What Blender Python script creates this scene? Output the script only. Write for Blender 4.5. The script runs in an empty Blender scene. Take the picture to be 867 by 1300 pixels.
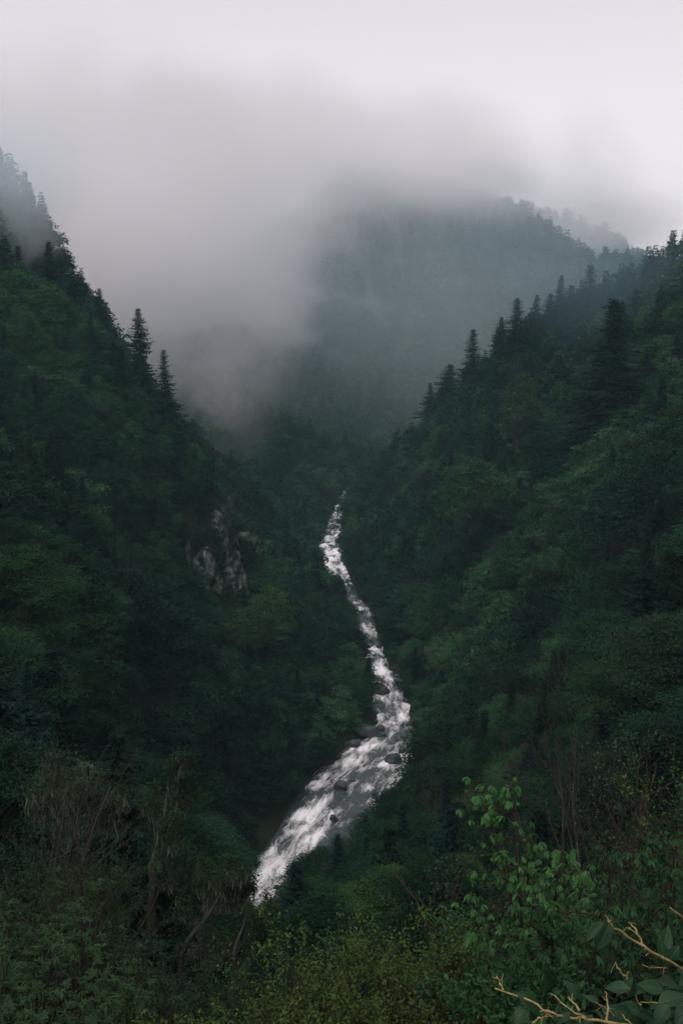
import bpy, math, time
import numpy as np
from mathutils import Vector, Matrix
T0 = time.time()
R = math.radians
scene = bpy.context.scene
COL = scene.collection

# ------------------------------------------------------------------ camera geometry (photo measured at 867 x 1300)
F = 1394.0
PITCH = R(9.0)
CP, SP = math.cos(PITCH), math.sin(PITCH)


def P(px, py, D):
    """world point at forward distance D seen at photo position (px, py)"""
    a = (px - 433.5) / F
    b = (650.0 - py) / F
    r1 = CP + b * SP
    t = D / r1
    return np.array([a * t, D, (-SP + b * CP) * t])


def depth(x, y, z):
    return y * CP - z * SP


# ------------------------------------------------------------------ noise
def _hash(ix, iy, seed):
    h = (ix.astype(np.int64) * 374761393 + iy.astype(np.int64) * 668265263 + seed * 974711) & 0xFFFFFFFF
    h = ((h ^ (h >> 13)) * 1274126177) & 0xFFFFFFFF
    h = h ^ (h >> 16)
    return (h & 0xFFFF) / 65535.0


def vnoise(x, y, seed=0):
    ix, iy = np.floor(x), np.floor(y)
    fx, fy = x - ix, y - iy
    fx = fx * fx * (3 - 2 * fx)
    fy = fy * fy * (3 - 2 * fy)
    a = _hash(ix, iy, seed); b = _hash(ix + 1, iy, seed)
    c = _hash(ix, iy + 1, seed); d = _hash(ix + 1, iy + 1, seed)
    return (a + (b - a) * fx) * (1 - fy) + (c + (d - c) * fx) * fy


def fbm(x, y, seed=0, octv=4):
    s = np.zeros_like(np.asarray(x, float)); amp = 0.5
    for k in range(octv):
        s += amp * (vnoise(x * 2 ** k, y * 2 ** k, seed + k * 17) - 0.5)
        amp *= 0.5
    return s


def sstep(a, b, x):
    t = np.clip((np.asarray(x, float) - a) / (b - a), 0, 1)
    return t * t * (3 - 2 * t)


# ------------------------------------------------------------------ node helpers / materials
def new_mat(name):
    m = bpy.data.materials.new(name)
    m.use_nodes = True
    nt = m.node_tree
    nt.nodes.clear()
    return m, nt


def N(nt, typ, ins=None, **kw):
    n = nt.nodes.new(typ)
    for k, v in kw.items():
        setattr(n, k, v)
    for k, v in (ins or {}).items():
        s = n.inputs[k]
        if hasattr(v, 'is_output'):
            nt.links.new(v, s)
        else:
            s.default_value = v
    return n


def M2(nt, op, a, b=0.0, c=None, clamp=False):
    n = nt.nodes.new('ShaderNodeMath')
    n.operation = op
    n.use_clamp = clamp
    for i, v in enumerate((a, b) if c is None else (a, b, c)):
        if hasattr(v, 'is_output'):
            nt.links.new(v, n.inputs[i])
        else:
            n.inputs[i].default_value = v
    return n.outputs[0]


def mixc(nt, fac, a, b, mode='MIX'):
    n = nt.nodes.new('ShaderNodeMix')
    n.data_type = 'RGBA'
    n.blend_type = mode
    for s, v in ((n.inputs[0], fac), (n.inputs[6], a), (n.inputs[7], b)):
        if hasattr(v, 'is_output'):
            nt.links.new(v, s)
        else:
            s.default_value = v if not isinstance(v, tuple) else (*v, 1.0)[:4]
    return n.outputs[2]


def ramp(nt, fac, stops):
    n = nt.nodes.new('ShaderNodeValToRGB')
    el = n.color_ramp.elements
    while len(el) < len(stops):
        el.new(0.5)
    for e, (p, c) in zip(el, stops):
        e.position = p
        e.color = (*c, 1.0) if isinstance(c, tuple) else (c, c, c, 1.0)
    nt.links.new(fac, n.inputs[0])
    return n.outputs[0]


def leaf_material(name, base=None, trans=0.25, rough=0.7, spec=0.05, attr=False):
    """foliage: colour = the thing's own tint (object colour or mesh attribute) varied leaf by leaf"""
    m, nt = new_mat(name)
    if attr:
        col = N(nt, 'ShaderNodeAttribute', attribute_name='tint').outputs['Color']
    elif base is None:
        col = N(nt, 'ShaderNodeObjectInfo').outputs['Color']
    else:
        col = N(nt, 'ShaderNodeRGB').outputs[0]
        col.default_value = (*base, 1)
    var = N(nt, 'ShaderNodeAttribute', attribute_name='leafvar').outputs['Fac']
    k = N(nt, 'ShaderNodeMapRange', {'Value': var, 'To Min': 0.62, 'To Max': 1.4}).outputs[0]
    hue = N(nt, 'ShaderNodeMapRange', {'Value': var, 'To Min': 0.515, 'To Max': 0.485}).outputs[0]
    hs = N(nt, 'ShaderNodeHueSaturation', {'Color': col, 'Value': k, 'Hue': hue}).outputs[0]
    b = N(nt, 'ShaderNodeBsdfPrincipled', {'Base Color': hs, 'Roughness': rough, 'Specular IOR Level': spec})
    t = N(nt, 'ShaderNodeBsdfTranslucent', {'Color': hs})
    mx = N(nt, 'ShaderNodeMixShader', {0: trans, 1: b.outputs[0], 2: t.outputs[0]})
    N(nt, 'ShaderNodeOutputMaterial', {'Surface': mx.outputs[0]})
    return m


def bark_material(name, c1, c2, scale=6.0, stretch=0.2, bump=0.4):
    m, nt = new_mat(name)
    tc = N(nt, 'ShaderNodeTexCoord').outputs['Object']
    mp = N(nt, 'ShaderNodeMapping', {'Vector': tc, 'Scale': (scale, scale, scale * stretch)}).outputs[0]
    nz = N(nt, 'ShaderNodeTexNoise', {'Vector': mp, 'Scale': 1.0, 'Detail': 5.0, 'Roughness': 0.65}).outputs['Fac']
    col = ramp(nt, nz, [(0.3, c1), (0.7, c2)])
    bp = N(nt, 'ShaderNodeBump', {'Height': nz, 'Strength': bump, 'Distance': 0.05}).outputs[0]
    b = N(nt, 'ShaderNodeBsdfPrincipled', {'Base Color': col, 'Roughness': 0.85, 'Specular IOR Level': 0.15, 'Normal': bp})
    N(nt, 'ShaderNodeOutputMaterial', {'Surface': b.outputs[0]})
    return m


def rock_material(name, dark, mid, pale, moss, scale=0.25, moss_amt=0.5):
    m, nt = new_mat(name)
    tc = N(nt, 'ShaderNodeTexCoord').outputs['Object']
    n1 = N(nt, 'ShaderNodeTexNoise', {'Vector': tc, 'Scale': scale, 'Detail': 8.0, 'Roughness': 0.68, 'Distortion': 0.6}).outputs['Fac']
    mp = N(nt, 'ShaderNodeMapping', {'Vector': tc, 'Scale': (1.0, 1.0, 0.28), 'Rotation': (0.3, 0.2, 0)}).outputs[0]
    n2 = N(nt, 'ShaderNodeTexNoise', {'Vector': mp, 'Scale': scale * 2.4, 'Detail': 7.0, 'Roughness': 0.7}).outputs['Fac']
    n3 = N(nt, 'ShaderNodeTexNoise', {'Vector': tc, 'Scale': scale * 0.8, 'Detail': 6.0, 'Roughness': 0.65}).outputs['Fac']
    c = ramp(nt, n2, [(0.33, dark), (0.5, mid), (0.66, pale)])
    c = mixc(nt, ramp(nt, n1, [(0.35, 0.0), (0.62, 0.75)]), c, mid)
    mo = ramp(nt, n3, [(0.62 - 0.3 * moss_amt, 0.0), (0.7 - 0.3 * moss_amt, 1.0)])
    c = mixc(nt, mo, c, moss)
    hgt = M2(nt, 'ADD', n1, n2)
    bp = N(nt, 'ShaderNodeBump', {'Height': hgt, 'Strength': 0.7, 'Distance': 0.5 / max(scale, 0.05) * 0.1}).outputs[0]
    b = N(nt, 'ShaderNodeBsdfPrincipled', {'Base Color': c, 'Roughness': 0.7, 'Specular IOR Level': 0.3, 'Normal': bp})
    N(nt, 'ShaderNodeOutputMaterial', {'Surface': b.outputs[0]})
    return m


# ------------------------------------------------------------------ mesh helpers
def quad_mesh(name, verts, quads, mats=None, var=None, tint=None, smooth=False):
    verts = np.ascontiguousarray(verts, dtype=np.float32)
    quads = np.ascontiguousarray(quads, dtype=np.int32)
    me = bpy.data.meshes.new(name)
    me.vertices.add(len(verts))
    me.vertices.foreach_set('co', verts.ravel())
    nq = len(quads)
    me.loops.add(nq * 4)
    me.loops.foreach_set('vertex_index', quads.ravel())
    me.polygons.add(nq)
    me.polygons.foreach_set('loop_start', np.arange(0, nq * 4, 4, dtype=np.int32))
    if smooth:
        me.polygons.foreach_set('use_smooth', np.ones(nq, dtype=bool))
    if var is not None:
        a = me.attributes.new('leafvar', 'FLOAT', 'FACE')
        a.data.foreach_set('value', np.ascontiguousarray(var, dtype=np.float32))
    if tint is not None:
        a = me.attributes.new('tint', 'FLOAT_COLOR', 'FACE')
        t4 = np.ones((nq, 4), np.float32)
        t4[:, :3] = tint
        a.data.foreach_set('color', t4.ravel())
    me.update(calc_edges=True)
    for m in (mats or []):
        me.materials.append(m)
    return me


def link(name, me, parent=None, loc=(0, 0, 0)):
    o = bpy.data.objects.new(name, me)
    COL.objects.link(o)
    o.location = loc
    if parent is not None:
        o.parent = parent
    return o


def tag(o, label=None, cat=None, group=None, kind=None):
    if label: o['label'] = label
    if cat: o['category'] = cat
    if group: o['group'] = group
    if kind: o['kind'] = kind
    return o


def thing(name, loc, label, cat, group=None, rz=0.0):
    o = bpy.data.objects.new(name, None)
    o.empty_display_size = 0.3
    COL.objects.link(o)
    o.location = [float(v) for v in loc]
    o.rotation_euler = (0, 0, rz)
    return tag(o, label, cat, group)


def norm(v):
    v = np.asarray(v, float)
    return v / np.maximum(np.linalg.norm(v, axis=-1, keepdims=True), 1e-9)


def tubes(lines, sides=6):
    """lines: list of (points n x 3, radii n) -> verts, quads of open tapered tubes"""
    V, Q, off = [], [], 0
    ang = np.linspace(0, 2 * np.pi, sides, endpoint=False)
    ca, sa = np.cos(ang), np.sin(ang)
    for pts, rad in lines:
        pts = np.asarray(pts, float); rad = np.asarray(rad, float)
        n = len(pts)
        if n < 2:
            continue
        d = np.gradient(pts, axis=0)
        d = norm(d)
        ref = np.array([0.31, 0.17, 0.93]) if abs(d[0] @ np.array([0.31, 0.17, 0.93])) < 0.9 else np.array([0.95, 0.2, 0.1])
        u = norm(np.cross(d, ref)); w = np.cross(d, u)
        ring = pts[:, None, :] + rad[:, None, None] * (u[:, None, :] * ca[None, :, None] + w[:, None, :] * sa[None, :, None])
        V.append(ring.reshape(-1, 3))
        i = np.arange(n - 1)[:, None] * sides; j = np.arange(sides)[None, :]; j2 = (j + 1) % sides
        q = np.stack([i + j, i + j2, i + sides + j2, i + sides + j], -1).reshape(-1, 4) + off
        Q.append(q)
        off += n * sides
    if not V:
        return np.zeros((0, 3)), np.zeros((0, 4), int)
    return np.concatenate(V), np.concatenate(Q)


T_QUAD = (np.array([[0, 0, 0], [.48, .5, .06], [1, 0, -.05], [.48, -.5, .06]], float), np.array([[0, 1, 2, 3]]))


def leaf_template(stations, fold=0.12, droop=0.25):
    V, Q = [], []
    for u, hw in stations:
        V += [[u, -hw, fold * hw * 2 - droop * u * u], [u, 0, -droop * u * u], [u, hw, fold * hw * 2 - droop * u * u]]
    for k in range(len(stations) - 1):
        a = 3 * k
        Q += [[a, a + 3, a + 4, a + 1], [a + 1, a + 4, a + 5, a + 2]]
    return np.array(V, float), np.array(Q)


T_OVATE = leaf_template([(0, .03), (.12, .22), (.32, .46), (.58, .44), (.82, .22), (1, .02)], 0.14, 0.22)
T_LANCE = leaf_template([(0, .05), (.3, .42), (.65, .42), (1, .03)], 0.1, 0.2)
T_LEAFLET = leaf_template([(0, .04), (.35, .30), (.68, .5), (1, .04)], 0.12, 0.35)


def leaves(tmpl, c, d, n, L, W):
    """copies of a leaf template: base c, along d, facing n, length L, width W"""
    tv, tq = tmpl
    d = norm(d); s = norm(np.cross(n, d)); n = np.cross(d, s)
    L = np.broadcast_to(np.asarray(L, float), (len(c),)); W = np.broadcast_to(np.asarray(W, float), (len(c),))
    v = (c[:, None, :] + tv[None, :, 0, None] * (d * L[:, None])[:, None, :] + tv[None, :, 1, None] * (s * W[:, None])[:, None, :]
         + tv[None, :, 2, None] * (n * L[:, None])[:, None, :])
    k = len(tv)
    q = tq[None] + (np.arange(len(c)) * k)[:, None, None]
    return v.reshape(-1, 3), q.reshape(-1, 4), len(tq)


def join(parts):
    V, Q, off = [], [], 0
    for v, q in parts:
        V.append(v); Q.append(q + off); off += len(v)
    return np.concatenate(V), np.concatenate(Q)


def rand_unit(rng, n):
    return norm(rng.normal(size=(n, 3)))


def grow(rng, base, d, length, radius, level, maxlevel, out, tips, seg=6, wander=0.25, up=0.1, nchild=(4, 7), ratio=0.55, angle=(0.5, 1.1), start=0.3, rtip=0.35):
    """a recursive branch skeleton"""
    pts = [np.array(base, float)]
    d = norm(np.array(d, float))
    for k in range(seg):
        d = norm(d + rng.normal(size=3) * wander + np.array([0, 0, up]))
        pts.append(pts[-1] + d * length / seg)
    pts = np.array(pts)
    rad = radius * np.linspace(1, rtip, seg + 1)
    out.append((level, pts, rad))
    if level >= maxlevel:
        tips.append((pts[-1], d, pts))
        return
    nc = rng.integers(nchild[0], nchild[1] + 1)
    for c in range(nc):
        t = start + (1 - start) * (c + rng.random()) / nc
        i = min(int(t * seg), seg - 1)
        p = pts[i] + (pts[i + 1] - pts[i]) * (t * seg - i)
        dd = norm(pts[i + 1] - pts[i])
        side = norm(np.cross(dd, rng.normal(size=3)))
        a = rng.uniform(*angle)
        nd = dd * math.cos(a) + side * math.sin(a)
        r = radius * (1 - (1 - rtip) * t) * 0.6
        grow(rng, p, nd, length * ratio * rng.uniform(0.7, 1.2) * (1.15 - 0.5 * t), r, level + 1, maxlevel, out, tips, max(3, seg - 1), wander, up, nchild, ratio, angle, start, rtip)
    tips.append((pts[-1], d, pts[-3:]))


# ------------------------------------------------------------------ terrain: control points are the canopy surface as measured
CTRL = []


def C(px, py, D):
    CTRL.append(P(px, py, D))


def riverD(py):
    a, b, c = P(433.5, py, 1.0)
    return -108.7 / (c - 0.03)


RIV_PX = [(447, 612, 4), (443, 622, 4.5), (436, 634, 5), (428, 650, 5.5), (424, 668, 7), (420, 684, 9.5), (417, 698, 11), (424, 715, 10), (432, 735, 9), (442, 755, 9), (455, 775, 9.5), (463, 795, 9.5), (470, 815, 7.6),
          (477, 835, 7.6), (485, 855, 7.6), (491, 875, 8.2), (497, 895, 8.4), (500, 915, 8.4), (497, 932, 10.5), (488, 948, 17), (474, 965, 19.5), (456, 985, 19.5), (436, 1008, 18.5), (420, 1032, 18), (404, 1060, 18), (385, 1090, 18), (362, 1120, 18), (338, 1152, 17), (310, 1185, 16), (275, 1225, 16), (230, 1275, 16), (170, 1335, 16)]
RIV = []
for px, py, w in RIV_PX:
    D = riverD(py)
    p = P(px, py, D)
    RIV.append((p[0], p[1], p[2], w))
_e = RIV[0]
RIV = [(_e[0] + 75, _e[1] + 230, _e[2] + 10, 4.5), (_e[0] + 25, _e[1] + 70, _e[2] + 3, 4.5)] + RIV
RIV = np.array(RIV)
RIV[:, 3] *= 1 - 0.28 * sstep(290, 340, RIV[:, 1])
# resample the centreline smoothly
def smooth_path(A, n):
    s = np.concatenate([[0], np.cumsum(np.linalg.norm(np.diff(A[:, :2], axis=0), axis=1))])
    t = np.linspace(0, s[-1], n)
    B = np.stack([np.interp(t, s, A[:, k]) for k in range(A.shape[1])], 1)
    for _ in range(30):
        B[1:-1] = 0.25 * B[:-2] + 0.5 * B[1:-1] + 0.25 * B[2:]
    return B
RIVS = smooth_path(RIV, 500)

# slope opposite the cliff: skyline from the frame's edge down to the water, then its face
for a in [(867, 276, 420), (835, 308, 420), (800, 350, 430), (770, 368, 435), (740, 378, 445), (700, 392, 465), (660, 412, 485), (620, 440, 510), (585, 470, 540), (550, 505, 575), (510, 550, 610), (480, 585, 640), (460, 608, 650)]:
    C(*a)
for a in [(1000, 200, 430), (1150, 100, 440), (1000, 420, 260), (1000, 700, 120), (1050, 950, 55), (867, 400, 330), (867, 500, 250), (867, 610, 185), (870, 720, 130), (780, 470, 350), (700, 500, 370), (640, 540, 390), (700, 600, 300), (600, 620, 350), (540, 640, 400), (490, 640, 500),
          (780, 640, 220), (620, 700, 300), (540, 740, 350), (500, 760, 390), (780, 780, 150), (690, 800, 205), (600, 800, 265), (540, 830, 310), (620, 900, 205), (560, 900, 262), (700, 900, 150), (800, 900, 105), (867, 900, 82), (560, 985, 190), (640, 1000, 120), (740, 1010, 78), (867, 1020, 56), (500, 1060, 160), (560, 1100, 95), (650, 1120, 60), (760, 1130, 42), (880, 1130, 32)]:
    C(*a)
# spur with the cliff: skyline, face, foot
for a in [(20, 325, 345), (60, 345, 345), (92, 362, 342), (125, 400, 335), (150, 440, 330), (180, 468, 325), (210, 492, 320), (240, 522, 316), (265, 555, 312), (290, 600, 308), (305, 650, 306), (316, 700, 304), (322, 745, 302)]:
    C(*a)
for a in [(-150, 250, 345), (-350, 150, 350), (0, 430, 285), (80, 450, 295), (150, 520, 285), (0, 540, 215), (90, 560, 250), (200, 600, 275), (240, 660, 280), (265, 710, 284), (0, 640, 155), (60, 690, 150), (150, 690, 215), (200, 740, 240), (-120, 700, 105), (20, 760, 118), (100, 790, 155), (180, 800, 200), (250, 790, 245), (320, 775, 285), (360, 790, 310), (400, 800, 345), (430, 790, 372),
          (20, 870, 92), (100, 880, 118), (200, 870, 175), (300, 860, 235), (370, 870, 272), (420, 890, 285), (440, 930, 268), (100, 960, 88), (200, 960, 135), (300, 960, 190), (360, 970, 215), (380, 1000, 215), (0, 960, 70), (250, 1040, 130), (315, 1070, 168), (100, 1040, 60), (0, 1050, 45), (290, 1138, 110), (200, 1110, 80), (100, 1130, 44), (0, 1150, 30), (250, 1200, 70), (150, 1220, 40), (330, 1235, 80), (300, 1290, 55), (420, 1200, 85), (480, 1170, 90)]:
    C(*a)
# valley beyond the spur and the far side of the stream
for a in [(200, 560, 430), (260, 590, 450), (320, 600, 480), (330, 650, 440), (350, 700, 400), (380, 700, 440), (390, 660, 500), (400, 620, 570), (350, 570, 600), (300, 540, 620), (420, 590, 660), (440, 560, 740), (380, 530, 690), (300, 500, 720), (480, 540, 780),
          (430, 470, 850), (370, 450, 850), (520, 490, 850), (300, 470, 820), (220, 500, 760), (150, 480, 900), (430, 400, 920), (520, 420, 920), (600, 440, 900), (430, 330, 990), (520, 340, 1000), (355, 340, 980), (600, 350, 990), (660, 380, 970), (720, 400, 940),
          (480, 240, 1090), (420, 255, 1080), (540, 235, 1085), (600, 250, 1060), (640, 268, 1045), (665, 290, 1035), (690, 315, 1020), (715, 338, 1005), (745, 352, 990), (780, 372, 960), (350, 300, 1080), (300, 360, 1060), (250, 420, 1040), (180, 450, 1040), (480, 200, 1200), (500, 260, 1330), (650, 330, 1250)]:
    C(*a)
# farther ridge, and the shoulder above the spur
for a in [(640, 250, 1560), (680, 266, 1530), (720, 272, 1500), (760, 285, 1480), (790, 302, 1460), (820, 330, 1430), (860, 360, 1400), (760, 360, 1350), (560, 230, 1650), (867, 352, 1440), (930, 370, 1400), (1020, 380, 1350), (900, 380, 1600), (700, 300, 1850), (900, 360, 1850), (430, 210, 1800), (250, 430, 1500), (100, 420, 1700), (0, 380, 1700)]:
    C(*a)
for a in [(-60, 120, 470), (0, 168, 465), (25, 205, 460), (48, 245, 455), (66, 310, 450), (90, 420, 440), (130, 480, 440), (-200, 60, 480), (60, 380, 560), (140, 480, 560), (-100, 100, 650), (100, 430, 850)]:
    C(*a)
CT = np.array(CTRL)
CT[:, 2] -= 9.5 * sstep(15, 90, CT[:, 1]) + 5.0 * sstep(200, 320, CT[:, 1])
near = [(0, 0, -1.75), (-6, 0, -1.6), (6, 0, -1.7), (0, -12, -1.2), (-25, -10, -1), (25, -10, 0), (0, -40, 5), (-60, -40, 8), (60, -40, 15), (-45, 0, -6), (45, 0, -2), (-90, 10, -8), (90, 10, 8), (-200, 0, 10), (200, 0, 60), (-400, 0, 80), (400, 0, 160),
        (0, 1.5, -1.95), (-4, 2, -2.1), (4, 2, -2.0), (0, 4, -3.7), (-4, 4, -3.6), (4, 4, -3.6), (0, 8, -6.9), (-4, 8, -6.8), (4, 8, -6.6), (9, 8, -6.0), (0, 13, -11.2), (-6, 13, -10.6), (6, 13, -10.4), (-12, 12, -9.0), (14, 13, -8.4), (0, 22, -18.5), (-8, 22, -17.6), (9, 22, -16.5), (-16, 22, -15), (18, 22, -13.5), (0, 38, -31), (12, 38, -26), (-14, 38, -28)]
rv = RIVS[::12, :3].copy(); rv[:, 2] -= 0.5
outer = [(760, 600, 170), (760, 1100, 70), (760, 1700, 50), (-760, 500, 250), (-760, 1000, 190), (-760, 1700, 90), (400, 1000, 60), (300, 800, -30), (220, 640, -45), (300, 550, 30), (-400, 700, 120), (-300, 900, 40), (-200, 640, -10), (760, 200, 230), (-760, 150, 200), (420, 250, 150), (-420, 250, 120)]
PTS = np.concatenate([CT, np.array(near, float), rv, np.array(outer, float)])


def rbf_fit(pts):
    X = pts[:, :2]; n = len(X)
    r = np.linalg.norm(X[:, None] - X[None], axis=2)
    A = np.zeros((n + 1, n + 1))
    A[:n, :n] = r - np.eye(n) * 2.0 * 0.5
    A[:n, n] = 1; A[n, :n] = 1
    b = np.concatenate([pts[:, 2], [0]])
    return X, np.linalg.solve(A, b)


RX, RW = rbf_fit(PTS)


def rbf(x, y):
    sh = np.shape(x)
    q = np.stack([np.ravel(x), np.ravel(y)], 1)
    out = np.empty(len(q))
    for i in range(0, len(q), 20000):
        r = np.linalg.norm(q[i:i + 20000, None] - RX[None], axis=2)
        out[i:i + 20000] = r @ RW[:-1] + RW[-1]
    return out.reshape(sh)


def river_near(x, y):
    """distance to the centreline, its height and half width there"""
    q = np.stack([np.ravel(x), np.ravel(y)], 1)
    dist = np.empty(len(q)); z = np.empty(len(q)); w = np.empty(len(q))
    for i in range(0, len(q), 20000):
        r = np.linalg.norm(q[i:i + 20000, None] - RIVS[None, :, :2], axis=2)
        k = r.argmin(1)
        dist[i:i + 20000] = r[np.arange(len(k)), k]; z[i:i + 20000] = RIVS[k, 2]; w[i:i + 20000] = RIVS[k, 3] / 2
    sh = np.shape(x)
    return dist.reshape(sh), z.reshape(sh), w.reshape(sh)


def ground_exact(x, y):
    h = rbf(x, y)
    dd = np.hypot(x, y)
    amp = 0.25 + 9 * sstep(20, 300, dd) + 12 * sstep(500, 1100, dd)
    h = h + amp * fbm(x / 46.0, y / 46.0, 3, 4) * 1.2 + 0.35 * amp * fbm(x / 15.0, y / 15.0, 9, 3)
    g = 1 - np.abs(fbm(x / 90.0 + 7, y / 90.0, 23, 3)) * 4.0          # gullies on the far mountain
    h = h - 14 * sstep(600, 1000, dd) * np.clip(g, 0, 1) ** 3
    d, rz, hw = river_near(x, y)
    k = sstep(0.0, 20.0, d - hw - 1.0)
    bank = rz - 1.2 + 2.4 * sstep(-2, 5, d - hw)
    return bank * (1 - k) + np.maximum(h, rz + 0.8) * k


# sheet, finer near the camera
gx = np.sinh(np.linspace(-1, 1, 241) * 3.4) / math.sinh(3.4) * 800
gy = np.concatenate([np.linspace(-45, -2, 12), -1 + np.sinh(np.linspace(0.0, 1, 330) * 3.6) / math.sinh(3.6) * 1930])
# refine x: spacing <= 9 m across the valley
gx = np.unique(np.concatenate([gx[np.abs(gx) < 60], np.arange(-800, -60, 6.0), np.arange(60, 801, 6.0)]))
GX, GY = np.meshgrid(gx, gy)
GZ = ground_exact(GX, GY)


def ground(x, y):
    """bilinear height of the sheet"""
    x = np.asarray(x, float); y = np.asarray(y, float)
    i = np.clip(np.searchsorted(gx, x) - 1, 0, len(gx) - 2); j = np.clip(np.searchsorted(gy, y) - 1, 0, len(gy) - 2)
    fx = np.clip((x - gx[i]) / (gx[i + 1] - gx[i]), 0, 1); fy = np.clip((y - gy[j]) / (gy[j + 1] - gy[j]), 0, 1)
    return (GZ[j, i] * (1 - fx) + GZ[j, i + 1] * fx) * (1 - fy) + (GZ[j + 1, i] * (1 - fx) + GZ[j + 1, i + 1] * fx) * fy


nx_, ny_ = len(gx), len(gy)
vi = np.arange(nx_ * ny_).reshape(ny_, nx_)
gq = np.stack([vi[:-1, :-1], vi[:-1, 1:], vi[1:, 1:], vi[1:, :-1]], -1).reshape(-1, 4)
m, nt = new_mat('forest_floor')
tc = N(nt, 'ShaderNodeTexCoord').outputs['Object']
n1 = N(nt, 'ShaderNodeTexNoise', {'Vector': tc, 'Scale': 0.12, 'Detail': 8.0, 'Roughness': 0.7}).outputs['Fac']
n2 = N(nt, 'ShaderNodeTexNoise', {'Vector': tc, 'Scale': 1.3, 'Detail': 6.0, 'Roughness': 0.7}).outputs['Fac']
c = ramp(nt, n1, [(0.35, (0.014, 0.014, 0.010)), (0.5, (0.012, 0.022, 0.011)), (0.68, (0.020, 0.036, 0.015))])
c = mixc(nt, M2(nt, 'MULTIPLY', n2, 0.5), c, (0.020, 0.018, 0.012))
bp = N(nt, 'ShaderNodeBump', {'Height': n2, 'Strength': 0.8, 'Distance': 0.4}).outputs[0]
b = N(nt, 'ShaderNodeBsdfPrincipled', {'Base Color': c, 'Roughness': 0.95, 'Specular IOR Level': 0.03, 'Normal': bp})
N(nt, 'ShaderNodeOutputMaterial', {'Surface': b.outputs[0]})
ground_o = link('ground', quad_mesh('ground', np.stack([GX, GY, GZ], -1).reshape(-1, 3), gq, [m], smooth=True))
tag(ground_o, 'steep gorge slopes of dark soil under the forest', None, None, 'structure')

# ------------------------------------------------------------------ river
rng = np.random.default_rng(5)
RS = smooth_path(RIV, 1500)
tan = norm(np.gradient(RS[:, :2], axis=0)); nor = np.stack([-tan[:, 1], tan[:, 0]], 1)
sl = np.concatenate([[0], np.cumsum(np.linalg.norm(np.diff(RS[:, :2], axis=0), axis=1))])
NW = 49
tt = np.linspace(-1, 1, NW)
wid = RS[:, 3] / 2 * (1.0 + 0.22 * (vnoise(sl / 9.0, sl * 0, 4) - 0.5)) + 0.9
RXY = RS[:, None, :2] + nor[:, None, :] * (tt[None, :, None] * wid[:, None, None])
U = np.broadcast_to(sl[:, None], RXY.shape[:2]); Vv = tt[None, :] * wid[:, None]
turb = 0.35 + 0.9 * vnoise(sl / 23.0, sl * 0, 40)[:, None]
hz = 1.7 * turb * (fbm(U / 6.5, Vv / 3.2, 31, 4)) + 0.8 * turb * fbm(U / 2.0, Vv / 1.3, 35, 3)
RZ = RS[:, None, 2] + hz - 0.35 * np.abs(tt[None, :]) ** 4
vi = np.arange(RZ.size).reshape(RZ.shape)
rq = np.stack([vi[:-1, :-1], vi[:-1, 1:], vi[1:, 1:], vi[1:, :-1]], -1).reshape(-1, 4)
rme = quad_mesh('river', np.concatenate([RXY, RZ[..., None]], -1).reshape(-1, 3), rq, smooth=True)
at = rme.attributes.new('flow', 'FLOAT_VECTOR', 'POINT')
at.data.foreach_set('vector', np.stack([U, Vv, hz], -1).astype(np.float32).ravel())
at = rme.attributes.new('rapid', 'FLOAT', 'POINT')
edge = np.abs(tt)[None, :] + 0 * U
foam_bias = 0.38 * (vnoise(U / 13.0, Vv / 5.0, 55) - 0.5) + 0.16 * (vnoise(U / 34.0, 0 * U, 61) - 0.5) - 0.12 * sstep(0.72, 1.0, edge) + 0.20 * hz - 0.16 * sstep(-0.1, 0.8, tt)[None, :] * sstep(248, 225, RS[:, 1])[:, None] + 0.26 * (vnoise(U / 4.6 + Vv / 7.0, Vv / 4.2, 77) - 0.5) + 0.03
at.data.foreach_set('value', foam_bias.astype(np.float32).ravel())
m, nt = new_mat('white_water')
fl = N(nt, 'ShaderNodeAttribute', attribute_name='flow').outputs['Vector']
bias = N(nt, 'ShaderNodeAttribute', attribute_name='rapid').outputs['Fac']
wp = N(nt, 'ShaderNodeTexNoise', {'Vector': fl, 'Scale': 0.16, 'Detail': 3.0}).outputs['Color']
wfl = N(nt, 'ShaderNodeVectorMath', {0: fl, 1: N(nt, 'ShaderNodeVectorMath', {0: wp, 'Scale': 2.6}, operation='SCALE').outputs[0]}, operation='ADD').outputs[0]
mp = N(nt, 'ShaderNodeMapping', {'Vector': wfl, 'Scale': (0.13, 0.50, 0.3)}).outputs[0]
f1 = N(nt, 'ShaderNodeTexNoise', {'Vector': mp, 'Scale': 1.0, 'Detail': 10.0, 'Roughness': 0.72, 'Distortion': 0.5}).outputs['Fac']
mp2 = N(nt, 'ShaderNodeMapping', {'Vector': wfl, 'Scale': (0.50, 1.7, 1.0)}).outputs[0]
f2 = N(nt, 'ShaderNodeTexNoise', {'Vector': mp2, 'Scale': 1.0, 'Detail': 8.0, 'Roughness': 0.78, 'Distortion': 0.35}).outputs['Fac']
rg_ = M2(nt, 'SUBTRACT', 0.5, M2(nt, 'ABSOLUTE', M2(nt, 'SUBTRACT', f2, 0.5)))          # filaments
fo = M2(nt, 'ADD', M2(nt, 'ADD', M2(nt, 'MULTIPLY', f1, 0.75), M2(nt, 'MULTIPLY', rg_, 0.62)), M2(nt, 'ADD', M2(nt, 'MULTIPLY', bias, 0.62), -0.14))
foam = N(nt, 'ShaderNodeMapRange', {'Value': fo, 'From Min': 0.45, 'From Max': 0.68}, interpolation_type='SMOOTHSTEP').outputs[0]
wc = mixc(nt, f2, (0.018, 0.028, 0.028), (0.06, 0.08, 0.077))
colr = mixc(nt, foam, wc, (0.84, 0.86, 0.86))
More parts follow.
